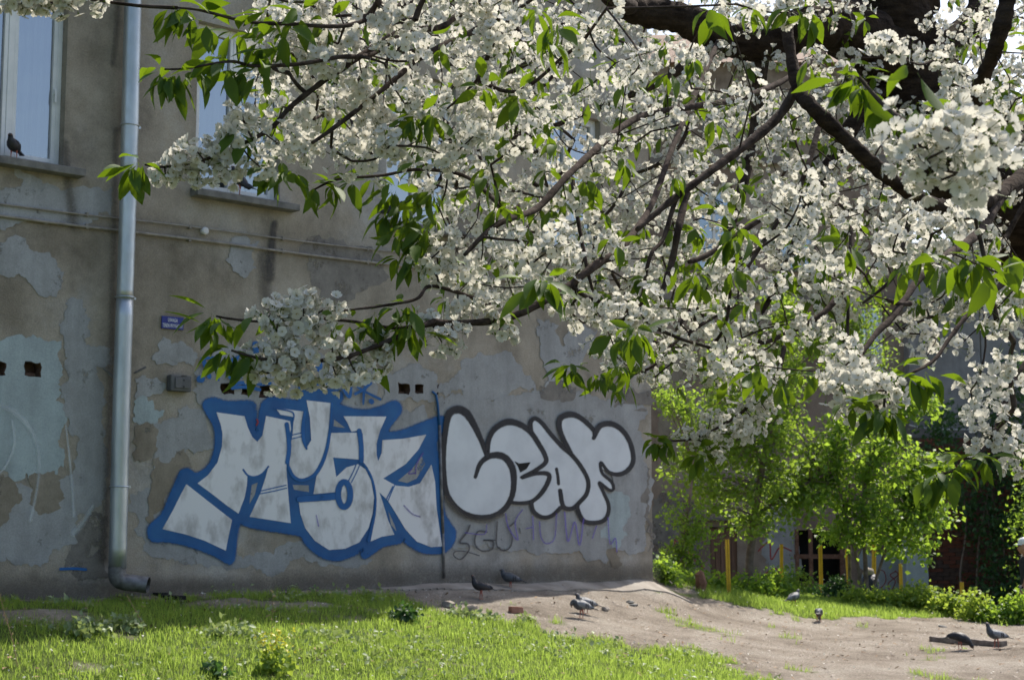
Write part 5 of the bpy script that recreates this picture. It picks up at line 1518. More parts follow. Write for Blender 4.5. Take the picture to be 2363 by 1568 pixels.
# leaves: rosettes of hanging leaves at shoot tips
ROS = [(400, 15, 4.2, 9), (440, 30, 4.2, 7), (480, 55, 4.25, 8), (545, 75, 4.3, 8), (600, 90, 4.3, 8), (650, 60, 4.35, 7), (610, 30, 4.35, 6), (690, 30, 4.4, 7), (660, 105, 4.4, 7),
       (372, 158, 4.2, 9), (410, 165, 4.2, 9), (460, 160, 4.25, 8), (520, 140, 4.25, 9), (560, 160, 4.3, 9), (600, 165, 4.3, 7), (395, 175, 4.2, 6), (325, 372, 4.3, 9), (300, 385, 4.3, 5),
       (545, 300, 4.4, 5), (560, 320, 4.4, 4), (620, 385, 4.45, 7), (675, 390, 4.45, 7), (725, 425, 4.8, 9), (765, 420, 4.8, 8), (815, 415, 4.85, 9), (865, 412, 4.9, 8), (910, 430, 4.9, 8), (930, 480, 4.9, 9), (955, 500, 4.9, 8), (940, 520, 4.8, 7), (960, 560, 4.8, 7), (975, 590, 4.8, 7), (925, 590, 4.8, 7), (1000, 440, 5, 8), (955, 450, 5, 8), (890, 490, 4.9, 7), (915, 540, 4.8, 6), (985, 520, 4.8, 7),
       (492, 720, 4.3, 7), (485, 745, 4.3, 5), (520, 735, 4.3, 5), (525, 800, 4.3, 8), (540, 815, 4.3, 6), (580, 815, 4.3, 5), (590, 725, 4.35, 4), (810, 735, 4.5, 5), (860, 720, 4.5, 6), (915, 705, 4.5, 8), (945, 700, 4.5, 8), (955, 735, 4.5, 9), (925, 750, 4.5, 7), (965, 770, 4.6, 5), (770, 775, 4.4, 4), (845, 840, 4.5, 3), (1160, 720, 4.8, 4),
       (1280, 55, 4.1, 9), (1270, 90, 4.1, 7), (965, 262, 4.6, 9), (1000, 262, 4.6, 8), (950, 270, 4.6, 5), (1255, 635, 3.9, 11), (1240, 650, 3.95, 8), (1470, 758, 4.2, 10), (1450, 768, 4.2, 6), (1700, 530, 4.4, 10), (1690, 545, 4.4, 6), (1610, 640, 5.2, 8), (1605, 625, 5.2, 5),
       (1310, 838, 6.0, 9), (1330, 845, 6.0, 7), (1375, 862, 6.1, 9), (1395, 870, 6.1, 7), (1440, 870, 6.2, 6), (1560, 880, 6.4, 7), (1510, 1015, 6.6, 9), (1525, 1012, 6.6, 7), (1545, 1020, 6.6, 6), (1625, 1045, 6.7, 9), (1610, 1040, 6.7, 5),
       (1975, 170, 3.3, 7), (1990, 190, 3.3, 6), (2040, 230, 3.3, 6), (1960, 185, 3.3, 5), (2100, 160, 2.9, 3), (2170, 250, 2.75, 2), (1240, 20, 4.4, 6), (1830, 10, 4.3, 6), (1860, 30, 4.3, 6), (1640, 20, 4.2, 7), (1730, 20, 4.3, 6),
       (2130, 590, 4.3, 8), (2170, 610, 4.2, 9), (2230, 590, 3.6, 12), (2260, 600, 3.6, 8), (2290, 620, 3.7, 6), (2100, 610, 4.4, 6), (2075, 860, 4.6, 7), (2100, 865, 4.6, 8), (2130, 855, 4.6, 6), (2150, 870, 4.6, 5), (2005, 930, 4.4, 8), (2030, 945, 4.4, 10), (2055, 940, 4.4, 8), (1960, 930, 4.5, 5),
       (2165, 1085, 4.2, 8), (2190, 1080, 4.2, 8), (2230, 1065, 4.2, 8), (2270, 1050, 4.3, 7), (2145, 1100, 4.2, 6), (2360, 700, 4.2, 5), (2330, 580, 4.0, 5), (1760, 880, 6.8, 5), (1800, 880, 6.6, 7), (1890, 850, 5.5, 6), (1850, 860, 5.5, 5), (1700, 420, 5.2, 7), (1440, 360, 5.1, 6), (1560, 400, 5.2, 6), (1130, 380, 5.0, 6), (1190, 290, 5.0, 5), (1290, 330, 5, 4), (1150, 470, 4.8, 5), (1180, 470, 4.8, 6), (1350, 170, 5.0, 5), (1950, 560, 5.0, 6), (1900, 600, 5.4, 6), (1500, 640, 5.2, 5), (1720, 690, 5.9, 7), (1660, 700, 6.0, 6), (1870, 130, 5.2, 4), (2110, 240, 3.0, 3)]
for i, (x, y, d, r, n) in enumerate(cl[:760]):
    if rg.random() < .62 and d > 4.7: ROS.append((x + rg.uniform(-25, 25), y + rg.uniform(-15, 30), d - rg.uniform(-.1, .25), rg.randint(3, 7)))
for x, y, d, r, n in scatter(210, 8.8, 10.2, MASS, GAPS, .05, .08, 34, 3, 5, 44): ROS.append((x, y, d, rg.randint(4, 8)))
lp = []; ld = []; lt = []
for x, y, d, n in ROS:
    c = np.array(tuple(P(x, y, d)))
    out = RNG.uniform(0, 6.28)
    for k in range(n):
        a = out + k * 2.4
        dr = np.array([math.cos(a), math.sin(a) * .8, RNG.uniform(-2.2, -.1)])
        if RNG.random() < .2: dr[2] = RNG.uniform(0, .6)
        if x < 1000: dr[0] -= .35
        lp.append(c + unit(dr) * .008 + RNG.normal(size=3) * .006); ld.append(unit(dr)); lt.append(int(RNG.integers(0, 3)))
lp = np.array(lp); ld = np.array(ld); lt = np.array(lt)
def leaf_frames(d, tw):
    up = np.array([[0, 0, 1.]]) + RNG.normal(size=d.shape) * tw
    x = unit(np.cross(d, up)); z = np.cross(x, d)
    return np.stack([x, d, z], axis=2)
lR = leaf_frames(ld, .45)
ls = RNG.uniform(.50, 1.18, len(lp))
px_, py_, dd_ = to_px(lp[:, 0], lp[:, 1], lp[:, 2])
inside = (px_ > -20) & (px_ < 2380) & (py_ > -20)
order = np.argsort(np.where(inside, dd_, 99))
near = order[:290]; far = order[290:]
lme = []
for v in range(3):
    o = mesh_np('leaf', LT[v][0], LT[v][1], M['leaf'], CT, smooth=True, keep=False)
    lme.append(o.data); bpy.data.objects.remove(o)
for i in near:
    o = bpy.data.objects.new('leaf', lme[int(lt[i])]); link(o); o.parent = CT
    mm = Matrix(((*lR[i, 0],), (*lR[i, 1],), (*lR[i, 2],))).to_4x4()
    o.matrix_local = Matrix.Translation(Vector(lp[i]) - ctl) @ mm @ Matrix.Scale(float(ls[i]), 4)
VV = []; FF = []; RR = []; off = 0
for v in range(3):
    idx = far[lt[far] == v]
    a, b, m_ = inst(LT[v][0], LT[v][1], LT[v][2], lR[idx], lp[idx], ls[idx])
    VV.append(a); FF.append(b + off); off += len(a); RR.append(np.repeat(RNG.uniform(0, 1, len(idx)), len(LT[v][0])))
tag(mesh_np('foliage', np.concatenate(VV), np.concatenate(FF), M['leaf'], CT, smooth=True, rnd=np.concatenate(RR)), kind='stuff')

# ------------------------------------------------------------------ small-leaved saplings and shrubs
def small_leaf(L=.05, Wd=.018):
    V = np.array([(0, 0, 0), (-Wd, L * .45, .006), (0, L * .5, -.002), (Wd, L * .45, .006), (0, L, -.008)])
    F = np.array([(0, 2, 1), (0, 3, 2), (1, 2, 4), (2, 3, 4)])
    return V, F
def foliage_mesh(name, cen, n_each, spread, size, mat, parent, seed, droop=.3):
    rq = np.random.default_rng(seed)
    cen = np.repeat(np.asarray(cen), n_each, axis=0)
    p = cen + rq.normal(size=cen.shape) * spread
    d = unit(rq.normal(size=p.shape) + np.array([0, 0, -droop]))
    up = np.array([[0, 0, 1.]]) + rq.normal(size=d.shape) * .7
    x = unit(np.cross(d, up)); z = np.cross(x, d)
    R_ = np.stack([x, d, z], axis=2)
    TV, TF = small_leaf(size, size * .36)
    a, b, m_ = inst(TV, TF, np.zeros(4, int), R_, p, rq.uniform(.6, 1.3, len(p)))
    o = mesh_np(name, a, b, mat, parent, rnd=np.repeat(rq.uniform(0, 1, len(p)), 5))
    return tag(o, kind='stuff')
def sapling(base, stems, crowns, label, mat, seed, size=.075, rad=.05, group=None):
    """stems: list of (pixel polylines with distance, radii); crowns: (polygon px, y0, y1, sprays)"""
    rq = random.Random(seed)
    g = ground_hit(base[0], base[1], 18, 31)
    t = empty('sapling_tree', g, label, 'tree', group)
    nd = []
    mb = MB()
    for k, (L, r) in enumerate(stems):
        c = smooth_pts([tuple(P(*q)) for q in L], 5)
        if k == 0: c[0] = (c[0][0], c[0][1], gh(c[0][0], c[0][1]) - .05)
        rr_ = np.interp(np.linspace(0, 1, len(c)), np.linspace(0, 1, len(r)), r)
        MB().tube(c, list(rr_), 8).build('trunk' if k == 0 else 'branch', M['sapling_bark'], t, smooth=True)
        nd += list(c)
    nd = np.array(nd)
    sprays = []
    tw2 = MB()
    for poly, y0, y1, n in crowns:
        xs = [p[0] for p in poly]; ys = [p[1] for p in poly]
        q = 0
        while q < n:
            x = rq.uniform(min(xs), max(xs)); y = rq.uniform(min(ys), max(ys))
            if vnoise(np.array([x / 38.0]), np.array([y / 30.0]), seed)[0] < .33: 
                if rq.random() < .8: continue
            if not in_poly(np.array([x]), np.array([y]), poly)[0]: continue
            c = np.array(tuple(P(x, y, rq.uniform(y0, y1)))); q += 1
            dist = np.linalg.norm(nd - c, axis=1)
            j = int(dist.argmin()); a = nd[j]
            # a spray: leaves strung along the outer half of a twig
            d = c - a; L = np.linalg.norm(d)
            dirn = d / max(L, 1e-6)
            ln = min(L, .55)
            for s in np.linspace(0, 1, 6):
                sprays.append(c - dirn * ln * s * .8 + np.array([0, 0, -.05 * (1 - s)]))
            if L < 2.2:
                mid = (a + c) / 2 + np.array([rq.gauss(0, .06), rq.gauss(0, .06), .08])
                pp = smooth_pts([tuple(a), tuple(mid), tuple(c)], 3)
                tw2.tube(pp, list(np.linspace(.009, .003, len(pp))), 4, cap=False)
    tag(tw2.build('twigs', M['sapling_bark'], t), kind='stuff')
    foliage_mesh('crown', sprays, 5, .085, size, mat, t, seed)
    return t
sapling((1735, 1300), [([(1728, 1300, 24), (1738, 1220, 24), (1748, 1150, 24), (1760, 1070, 23.9), (1775, 1000, 23.9), (1790, 900, 23.8), (1800, 800, 23.7), (1815, 700, 23.6)], [.065, .06, .055, .05, .045, .035, .025, .012]),
                       ([(1742, 1190, 24), (1800, 1150, 24.1), (1870, 1110, 24.3), (1940, 1080, 24.5), (2010, 1040, 24.6)], [.03, .026, .022, .018, .01]),
                       ([(1760, 1070, 24), (1720, 980, 23.6), (1690, 900, 23.4)], [.02, .015, .008]),
                       ([(1790, 900, 23.8), (1850, 840, 23.6), (1900, 800, 23.5)], [.018, .012, .007])],
        [([(1600, 830), (1660, 760), (1740, 790), (1810, 780), (1870, 860), (1870, 980), (1840, 1130), (1790, 1240), (1700, 1230), (1640, 1150), (1600, 1180), (1580, 1080), (1560, 1000), (1620, 940)], 23, 25, 250),
         ([(1820, 960), (1900, 980), (1900, 1240), (1830, 1250), (1800, 1100)], 23.4, 25.2, 60),
         ([(1740, 640), (1830, 640), (1900, 720), (1890, 800), (1790, 780)], 23, 24.5, 40),
         ([(1540, 1050), (1600, 1060), (1620, 1140), (1560, 1140), (1520, 1080)], 23, 24, 25)],
        'leaning sapling with thin airy yellow-green leaves and the thickest stem', M['leaf_mid'], 31, .085)
sapling((1572, 1345), [([(1572, 1345, 23), (1580, 1250, 23), (1588, 1180, 23), (1597, 1110, 23), (1600, 1060, 23)], [.03, .028, .024, .018, .012]),
                       ([(1588, 1180, 23), (1570, 1140, 23), (1560, 1100, 23)], [.012, .009, .005])],
        [([(1530, 1150), (1560, 1190), (1600, 1170), (1655, 1190), (1660, 1250), (1600, 1260), (1640, 1300), (1600, 1330), (1520, 1330), (1510, 1280), (1545, 1250)], 22.5, 23.6, 55), ([(1555, 880), (1600, 860), (1620, 1000), (1570, 1010)], 23, 24, 28), ([(1500, 880), (1550, 885), (1575, 910), (1520, 915)], 23, 23.4, 12)],
        'thin twisted sapling close to the building corner', M['leaf_bush'], 32, .07)
sapling((2010, 1372), [([(2000, 1372, 24.8), (1996, 1280, 24.8), (1990, 1180, 24.8), (2000, 1100, 24.8), (2020, 1020, 24.8), (2030, 950, 24.8)], [.04, .036, .03, .026, .02, .01]),
                       ([(1990, 1372, 24.8), (1975, 1280, 24.8), (1950, 1180, 24.6), (1930, 1080, 24.5), (1940, 980, 24.4)], [.03, .028, .022, .018, .01]),
                       ([(2010, 1372, 24.9), (2040, 1280, 25), (2080, 1180, 25), (2110, 1080, 25)], [.028, .024, .018, .01])],
        [([(1900, 960), (1960, 930), (2040, 940), (2110, 1000), (2170, 1060), (2160, 1130), (2180, 1200), (2140, 1290), (2080, 1300), (2040, 1270), (1960, 1260), (1890, 1230), (1850, 1160), (1850, 1080), (1880, 1010)], 23.8, 26, 240),
         ([(2090, 1140), (2200, 1150), (2215, 1190), (2150, 1215)], 24.4, 25.2, 24), ([(2080, 930), (2180, 905), (2190, 925), (2110, 975)], 24.4, 25, 18), ([(2160, 1050), (2215, 1045), (2200, 1085)], 24.4, 25, 10)],
        'dense broad sapling with bright green leaves hiding the yellow posts', M['leaf_bush'], 33, .095)
sapling((1975, 1360), [([(1960, 1340, 26), (1960, 1000, 26), (1950, 820, 26), (1970, 700, 26), (1990, 640, 26)], [.03, .024, .018, .012, .008])],
        [([(1900, 760), (1950, 680), (2020, 640), (2060, 700), (2080, 760), (2060, 840), (1980, 900), (1880, 900)], 25.5, 26.8, 90)],
        'tall slim sapling rising behind the others with yellow young leaves', M['leaf_mid'], 34, .075)
# dark ivy-like bush in the shade of the brick wall
dk = empty('ivy_bush', (P(2330, 1400, 31.2).x, 31.2, -.6), 'dark climbing bush covering the brick wall in deep shade', 'bush')
pts_ = []
rq = random.Random(9)
for poly, n in (([(2190, 1120), (2260, 1040), (2290, 900), (2330, 840), (2500, 820), (2600, 1400), (2260, 1400), (2240, 1330), (2270, 1250), (2200, 1200)], 420), ([(2150, 960), (2190, 950), (2200, 1010), (2160, 1060)], 22)):
    q = 0
    while q < n:
        x = rq.uniform(2140, 2600); y = rq.uniform(820, 1400)
        if in_poly(np.array([x]), np.array([y]), poly)[0]:
            pts_.append(tuple(P(x, y, rq.uniform(30.6, 32.0)))); q += 1
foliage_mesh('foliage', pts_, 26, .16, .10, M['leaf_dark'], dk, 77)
mb = MB()
for k in range(9):
    x = 2220 + k * 34
    L = [tuple(P(x + rq.uniform(-10, 10) * j, 1400 - j * 80, 31.7)) for j in range(6)]
    mb.tube(smooth_pts(L, 3), list(np.linspace(.03, .008, 16)), 5)
mb.build('stems', M['sapling_bark'], dk, smooth=True)
lit = empty('sapling_tree', P(2390, 1400, 28.5), 'leafy sapling at the photo edge behind the man in the cap', 'tree')
MB().tube([P(2400, 1400, 28.5), P(2390, 1200, 28.5), P(2380, 1000, 28.5)], [.04, .03, .012], 8).build('trunk', M['sapling_bark'], lit, smooth=True)
pts_ = [tuple(P(rq.uniform(2335, 2440), rq.uniform(1040, 1330), rq.uniform(28, 29))) for _ in range(70)]
foliage_mesh('crown', pts_, 12, .13, .08, M['leaf_bush'], lit, 78)

def shrub(px, py, w_, h_, n, label, mat, seed, size=.07, y0=19.0, group='low leafy shrubs along the edge of the lot'):
    g = ground_hit(px, py, y0, 29)
    t = empty('shrub', g, label, 'shrub', group)
    rq = np.random.default_rng(seed)
    hw = w_ / F_PX * g.y / 2; hh = h_ / F_PX * g.y
    th = rq.uniform(0, 6.28, n); rr_ = np.sqrt(rq.uniform(0, 1, n))
    x = np.cos(th) * rr_ * hw; y = np.sin(th) * rr_ * hw * .6
    top_ = hh * (1 - (rr_ ** 2) * .8) * (0.75 + .5 * vnoise(x * 5 + seed, y * 5, seed))
    z = top_ * rq.uniform(.35, 1.0, n)
    gz = ground_h(x + g.x, y + g.y)
    pts = np.stack([x + g.x, y + g.y, gz + z], 1)
    st = MB()
    for i in range(0, n, 4):
        st.tube([Vector((g.x + x[i] * .4, g.y + y[i] * .4, float(gz[i]) - .02)), Vector(pts[i])], [.006, .003], 4, cap=False)
    st.build('stems', M['sapling_bark'], t)
    foliage_mesh('foliage', pts, 14, (.07 if size > .06 else .045), size, mat, t, seed)
    return t
SH = [(1740, 1372, 120, 45, 60, 'leaf_bush', 'bright green shrub just past the tallest yellow post'), (1790, 1378, 90, 60, 60, 'leaf_bush', 'rounded shrub under the leaning sapling'),
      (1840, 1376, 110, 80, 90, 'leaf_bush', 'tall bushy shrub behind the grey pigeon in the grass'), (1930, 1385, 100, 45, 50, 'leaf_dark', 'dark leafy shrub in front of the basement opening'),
      (1985, 1396, 90, 40, 50, 'leaf_lime', 'yellow-green shrub below the slotted yellow post'), (2045, 1402, 100, 35, 50, 'leaf_lime', 'low yellow-green shrub beneath the red number'),
      (2130, 1410, 110, 65, 90, 'leaf_lime', 'bright mounded shrub in front of the white pillar'), (2195, 1420, 100, 55, 80, 'leaf_lime', 'sunlit shrub in front of the brick wall'),
      (2250, 1430, 90, 50, 60, 'leaf_lime', 'yellow-green shrub around the stub of a yellow post'), (2310, 1438, 90, 40, 50, 'leaf_bush', 'green shrub sloping down towards the man in the cap'),
      (2345, 1440, 70, 85, 60, 'leaf_bush', 'upright leafy shrub in front of the man in the cap'), (1600, 1350, 70, 25, 26, 'leaf_bush', 'small shrub at the end of the concrete apron'),
      (1660, 1360, 60, 30, 26, 'leaf_bush', 'small shrub beside the tallest yellow post'), (1535, 1345, 50, 70, 40, 'leaf_bush', 'narrow shrub growing against the building corner'), (2090, 1400, 60, 40, 30, 'leaf_lime', 'small yellow-green shrub near the short yellow post')]
for k, (x, y, w_, h_, n, mt, lab) in enumerate(SH):
    shrub(x, y, w_, h_, n, lab, M[mt], 200 + k)

# ------------------------------------------------------------------ grass
def blades(n, box, hmin, hmax, width, seed, want=lambda g: g):
    rq = np.random.default_rng(seed)
    x = rq.uniform(box[0], box[1], n); y = rq.uniform(box[2], box[3], n)
    z = ground_h(x, y)
    px, py, d = to_px(x, y, z)
    g = grass_amount(x, y)
    ok = (rq.uniform(0, 1, n) < want(g)) & (px > -260) & (px < 2620) & (py < 1680)
    # not inside the building
    ok &= ((x - W0.x) * WN.x + (y - W0.y) * WN.y > .03) | ((x - W0.x) * WD.x + (y - W0.y) * WD.y > S_CORNER + .1)
    ins_ap = ((x - W0.x) * WN.x + (y - W0.y) * WN.y < .45) & ((x - W0.x) * WD.x + (y - W0.y) * WD.y > 3.6) & ((x - W0.x) * WD.x + (y - W0.y) * WD.y < S_CORNER + 1.0)
    ok &= ~ins_ap
    x, y, z = x[ok], y[ok], z[ok]
    clump = vnoise(x * 3, y * 3, 41) * .6 + vnoise(x * 9, y * 9, 42) * .6
    h = (hmin + (hmax - hmin) * rq.uniform(0, 1, len(x)) ** 1.6) * (.45 + clump)
    a = rq.uniform(0, 6.28, len(x)); ln = rq.uniform(.1, .75, len(x)) * h
    b = rq.uniform(0, 6.28, len(x))
    wx, wy = np.cos(a) * width * .5, np.sin(a) * width * .5
    lx, ly = np.cos(b) * ln, np.sin(b) * ln
    base1 = np.stack([x - wx, y - wy, z - .01], 1); base2 = np.stack([x + wx, y + wy, z - .01], 1)
    m1 = np.stack([x - wx * .7 + lx * .35, y - wy * .7 + ly * .35, z + h * .6], 1); m2 = np.stack([x + wx * .7 + lx * .35, y + wy * .7 + ly * .35, z + h * .6], 1)
    tp = np.stack([x + lx, y + ly, z + h], 1)
    V = np.stack([base1, base2, m1, m2, tp], 1).reshape(-1, 3)
    i = (np.arange(len(x)) * 5)[:, None]
    F = np.concatenate([i + np.array([[0, 1, 3]]), i + np.array([[0, 3, 2]]), i + np.array([[2, 3, 4]])])
    return V, F, np.repeat(np.clip(.45 * rq.uniform(0, 1, len(x)) + .9 * (vnoise(x * 1.6, y * 1.6, 44) * .6 + vnoise(x * 5, y * 5, 45) * .4 - .2), 0, .999), 5)
V1 = blades(310000, (-6.5, 7.5, 11.3, 19.5), .022, .08, .0065, 61, lambda g: np.clip(g, 0, 1) ** 1.5)
tag(mesh_np('grass', V1[0], V1[1], M['grass'], rnd=V1[2]), kind='stuff')
V2 = blades(170000, (1.0, 10.5, 18.5, 27), .03, .10, .009, 62, lambda g: np.clip(g, 0, 1) ** 1.5)
tag(mesh_np('grass', V2[0], V2[1], M['grass'], rnd=V2[2]), kind='stuff')

# broad-leaved ground weeds in the lawn, petals and pebbles
rq = np.random.default_rng(90)
n = 2600
x = rq.uniform(-5.5, 6, n); y = rq.uniform(12, 18.5, n)
g = grass_amount(x, y)
cl_ = vnoise(x * 1.2, y * 1.2, 71)
ok = (g > .5) & (cl_ > .45)
pw = np.stack([x[ok], y[ok], ground_h(x[ok], y[ok]) + .035], 1)
tag(foliage_mesh('ground_weeds', pw, 5, .03, .05, M['weed'], None, 91, droop=-.3), kind='stuff')
n = 2400
x = rq.uniform(-5.5, 9.5, n); y = rq.uniform(12, 25, n)
TVp = np.array([(-.009, -.007, 0), (.009, -.006, .003), (.010, .007, .0), (-.008, .008, .004)]); TFp = np.array([(0, 1, 2), (0, 2, 3)])
pp = np.stack([x, y, ground_h(x, y) + np.where(grass_amount(x, y) > .5, .05, .008)], 1)
keep = rq.uniform(0, 1, n) < np.where(grass_amount(x, y) > .5, 1.0, .5)
pp = pp[keep]
a, b, m_ = inst(TVp, TFp, np.zeros(2, int), frames(unit(rq.normal(size=pp.shape) * .5 + np.array([0, 0, 1.])), rq.uniform(0, 6, len(pp))), pp, rq.uniform(.6, 1.3, len(pp)))
tag(mesh_np('fallen_petals', a, b, M['petal']), kind='stuff')
n = 22000
x = rq.uniform(-4, 9.8, n); y = rq.uniform(12, 25, n)
ok = grass_amount(x, y) < .4
x, y = x[ok], y[ok]
oc = np.array([(1, 0, 0), (0, 1, 0), (-1, 0, 0), (0, -1, 0), (0, 0, .7), (.6, .6, .4)]); of = np.array([(0, 5, 4), (5, 1, 4), (1, 2, 4), (2, 3, 4), (3, 0, 4), (0, 1, 5)])
pp = np.stack([x, y, ground_h(x, y) - .002], 1)
a, b, m_ = inst(oc, of, np.zeros(6, int), frames(np.tile([[0, 0, 1.]], (len(pp), 1)), rq.uniform(0, 6, len(pp))), pp, .004 + .022 * rq.uniform(0, 1, len(pp)) ** 7)
tag(mesh_np('gravel', a, b, M['stone'], rnd=None), kind='stuff')

n = 2200
x = rq.uniform(-5.5, 9.5, n); y = rq.uniform(12, 25, n)
pp = np.stack([x, y, ground_h(x, y) + np.where(grass_amount(x, y) > .5, .03, .006)], 1)
TVq = np.array([(-.03, -.006, 0), (.03, -.008, .006), (.028, .008, .002), (-.026, .007, .008)])
a, b, m_ = inst(TVq, TFp, np.zeros(2, int), frames(unit(rq.normal(size=pp.shape) * .25 + np.array([0, 0, 1.])), rq.uniform(0, 6, len(pp))), pp, rq.uniform(.3, 1.3, len(pp)))
tag(mesh_np('leaf_litter', a, b, M['drystalk']), kind='stuff')

def weed_clump(px, py, r, h, n, label, mat, seed, cat='weed', size=.06, yy=(9, 27)):
    g = ground_hit(px, py, *yy)
    t = empty('weed_plant', g, label, cat)
    rg_ = np.random.default_rng(seed)
    th = rg_.uniform(0, 6.28, n); rr_ = np.sqrt(rg_.uniform(0, 1, n)) * r
    pts = np.stack([g.x + np.cos(th) * rr_, g.y + np.sin(th) * rr_, g.z + rg_.uniform(.15, 1, n) * h * (1.1 - rr_ / r * .7)], 1)
    st = MB()
    for i in range(0, n, 5): st.tube([g + Vector((0, 0, -.02)), Vector(pts[i])], [.004, .002], 4, cap=False)
    st.build('stems', M['calyx'], t)
    foliage_mesh('foliage', pts, 5, .03, size, mat, t, seed)
    return t
weed_clump(930, 1432, .14, .15, 60, 'dark green tuft of weeds at the edge of the lawn', M['leaf_dark'], 301)
weed_clump(1062, 1424, .16, .08, 40, 'low pale-leaved weed where the lawn meets bare earth', M['weed'], 302)
weed_clump(1125, 1432, .14, .06, 30, 'sprawling grey-green weed beside the bare earth', M['weed'], 303)
weed_clump(1215, 1436, .08, .06, 16, 'small grey-green weed below the broken brick', M['weed'], 304)
weed_clump(200, 1462, .22, .13, 50, 'patch of pale dead-nettle at the shadow line', M['weed'], 305)
weed_clump(285, 1452, .16, .12, 40, 'clump of whitish dead-nettle with a dry stalk behind', M['weed'], 306)
weed_clump(530, 1470, .22, .12, 50, 'low scrappy weed in the middle of the lawn', M['weed'], 307)
weed_clump(500, 1560, .14, .07, 30, 'dark weed tuft at the bottom of the lawn', M['leaf_dark'], 308)
weed_clump(740, 1470, .3, .06, 40, 'wide weed patch with white flecks in the lawn', M['weed'], 309)
# rape plant with yellow flowers
t = weed_clump(640, 1562, .13, .26, 36, 'yellow-flowered rape plant in the front of the lawn', M['leaf_lime'], 310, 'plant', .07)
g = t.location
rg_ = np.random.default_rng(5)
pts = np.stack([g.x + rg_.normal(0, .09, 22), g.y + rg_.normal(0, .06, 22), g.z + rg_.uniform(.2, .36, 22)], 1)
foliage_mesh('flowers', pts, 4, .018, .035, M['yellow_leaf'], t, 311)
def stalk(pxs, label, r=.004):
    g = ground_hit(pxs[0][0], pxs[0][1], 9, 20)
    t = empty('dry_stalk', g, label, 'dry stalk')
    c = [tuple(g + Vector((0, 0, -.02)))] + [tuple(P(x, y, g.y)) for x, y in pxs[1:]]
    c = smooth_pts(c, 4)
    MB().tube(c, list(np.linspace(r, r * .4, len(c))), 5).build('stem', M['drystalk'], t, smooth=True)
    mb = MB(); rr_ = random.Random(int(pxs[0][0]))
    for k in range(14):
        i = int(len(c) * (.35 + .6 * k / 14)); p = Vector(c[min(i, len(c) - 1)])
        d = Vector((rr_.gauss(0, 1), rr_.gauss(0, 1), rr_.uniform(.2, 1))).normalized() * .03
        mb.tube([p, p + d], [.002, .003], 4)
    mb.build('seed_heads', M['drystalk'], t)
stalk([(42, 1540), (30, 1480), (12, 1420), (-2, 1365)], 'tall dry reddish stalk at the edge of the lawn')
stalk([(336, 1455), (322, 1425), (296, 1378)], 'pale leaning dry stalk below the downpipe', .0055)
stalk([(624, 1500), (628, 1430), (630, 1365)], 'thin dark upright stalk above the yellow-flowered plant', .003)
stalk([(700, 1545), (740, 1510), (780, 1478)], 'dark dead twig leaning out beside the yellow-flowered plant', .003)

# ------------------------------------------------------------------ loose things on the ground
def rock(px, py, s, label, mat, seed, name='stone', cat='stone'):
    g = ground_hit(px, py, 12, 27)
    bm = bmesh.new(); bmesh.ops.create_icosphere(bm, subdivisions=2, radius=1)
    rr_ = random.Random(seed)
    for v in bm.verts:
        n_ = 1 + rr_.uniform(-.16, .16)
        v.co = Vector((v.co.x * s[0] * n_, v.co.y * s[1] * n_, v.co.z * s[2] * n_))
    me = bpy.data.meshes.new(name); bm.to_mesh(me); bm.free(); me.materials.append(mat)
    o = link(bpy.data.objects.new(name, me)); o.location = g + Vector((0, 0, s[2] * .45)); o.rotation_euler = (rr_.uniform(-.2, .2), rr_.uniform(-.2, .2), rr_.uniform(0, 3))
    return tag(o, label, cat)
rock(1035, 1402, (.10, .07, .05), 'dark lump of rubble at the shadow edge', M['stone'], 1)
rock(1085, 1412, (.09, .06, .045), 'pale lump of earth beside the weeds', M['stone'], 2)
rock(1455, 1392, (.06, .05, .025), 'dark stone in front of the concrete apron', M['sill'], 3)
rock(1462, 1399, (.06, .04, .02), 'flat dark stone just below the other dark stone', M['sill'], 4)
rock(1397, 1410, (.05, .04, .035), 'small stone behind the preening pigeon', M['stone'], 5)
rock(2175, 1446, (.07, .05, .015), 'flat dark stone beyond the timber', M['sill'], 6)
rock(1595, 1537, (.02, .02, .015), 'small dark pebble on the bare path', M['sill'], 7)
rock(1905, 1377, (.16, .10, .08), 'brown rubble lump under the leaf shrubs', M['rust'], 8)
rock(1925, 1374, (.12, .05, .05), 'whitish chunk of plaster beside the brown rubble', M['white_fill'], 9)
g = ground_hit(1192, 1414, 14, 24)
br = empty('broken_brick', g, 'broken half of a red brick lying on bare earth', 'brick', rz=.5)
m_ = MB().hexa([(-.09, -.05, 0), (.07, -.055, 0), (.09, .05, 0), (-.08, .05, 0), (-.085, -.045, .075), (.05, -.05, .065), (.08, .04, .05), (-.08, .045, .07)])
m_.build('brick_body', simple('pale_red_brick', (.26, .12, .08), (.36, .2, .15), 14, .95, bscale=60, bstr=.6), br, keep=False, bevel=.006)  # paler red than the bricks of the wall
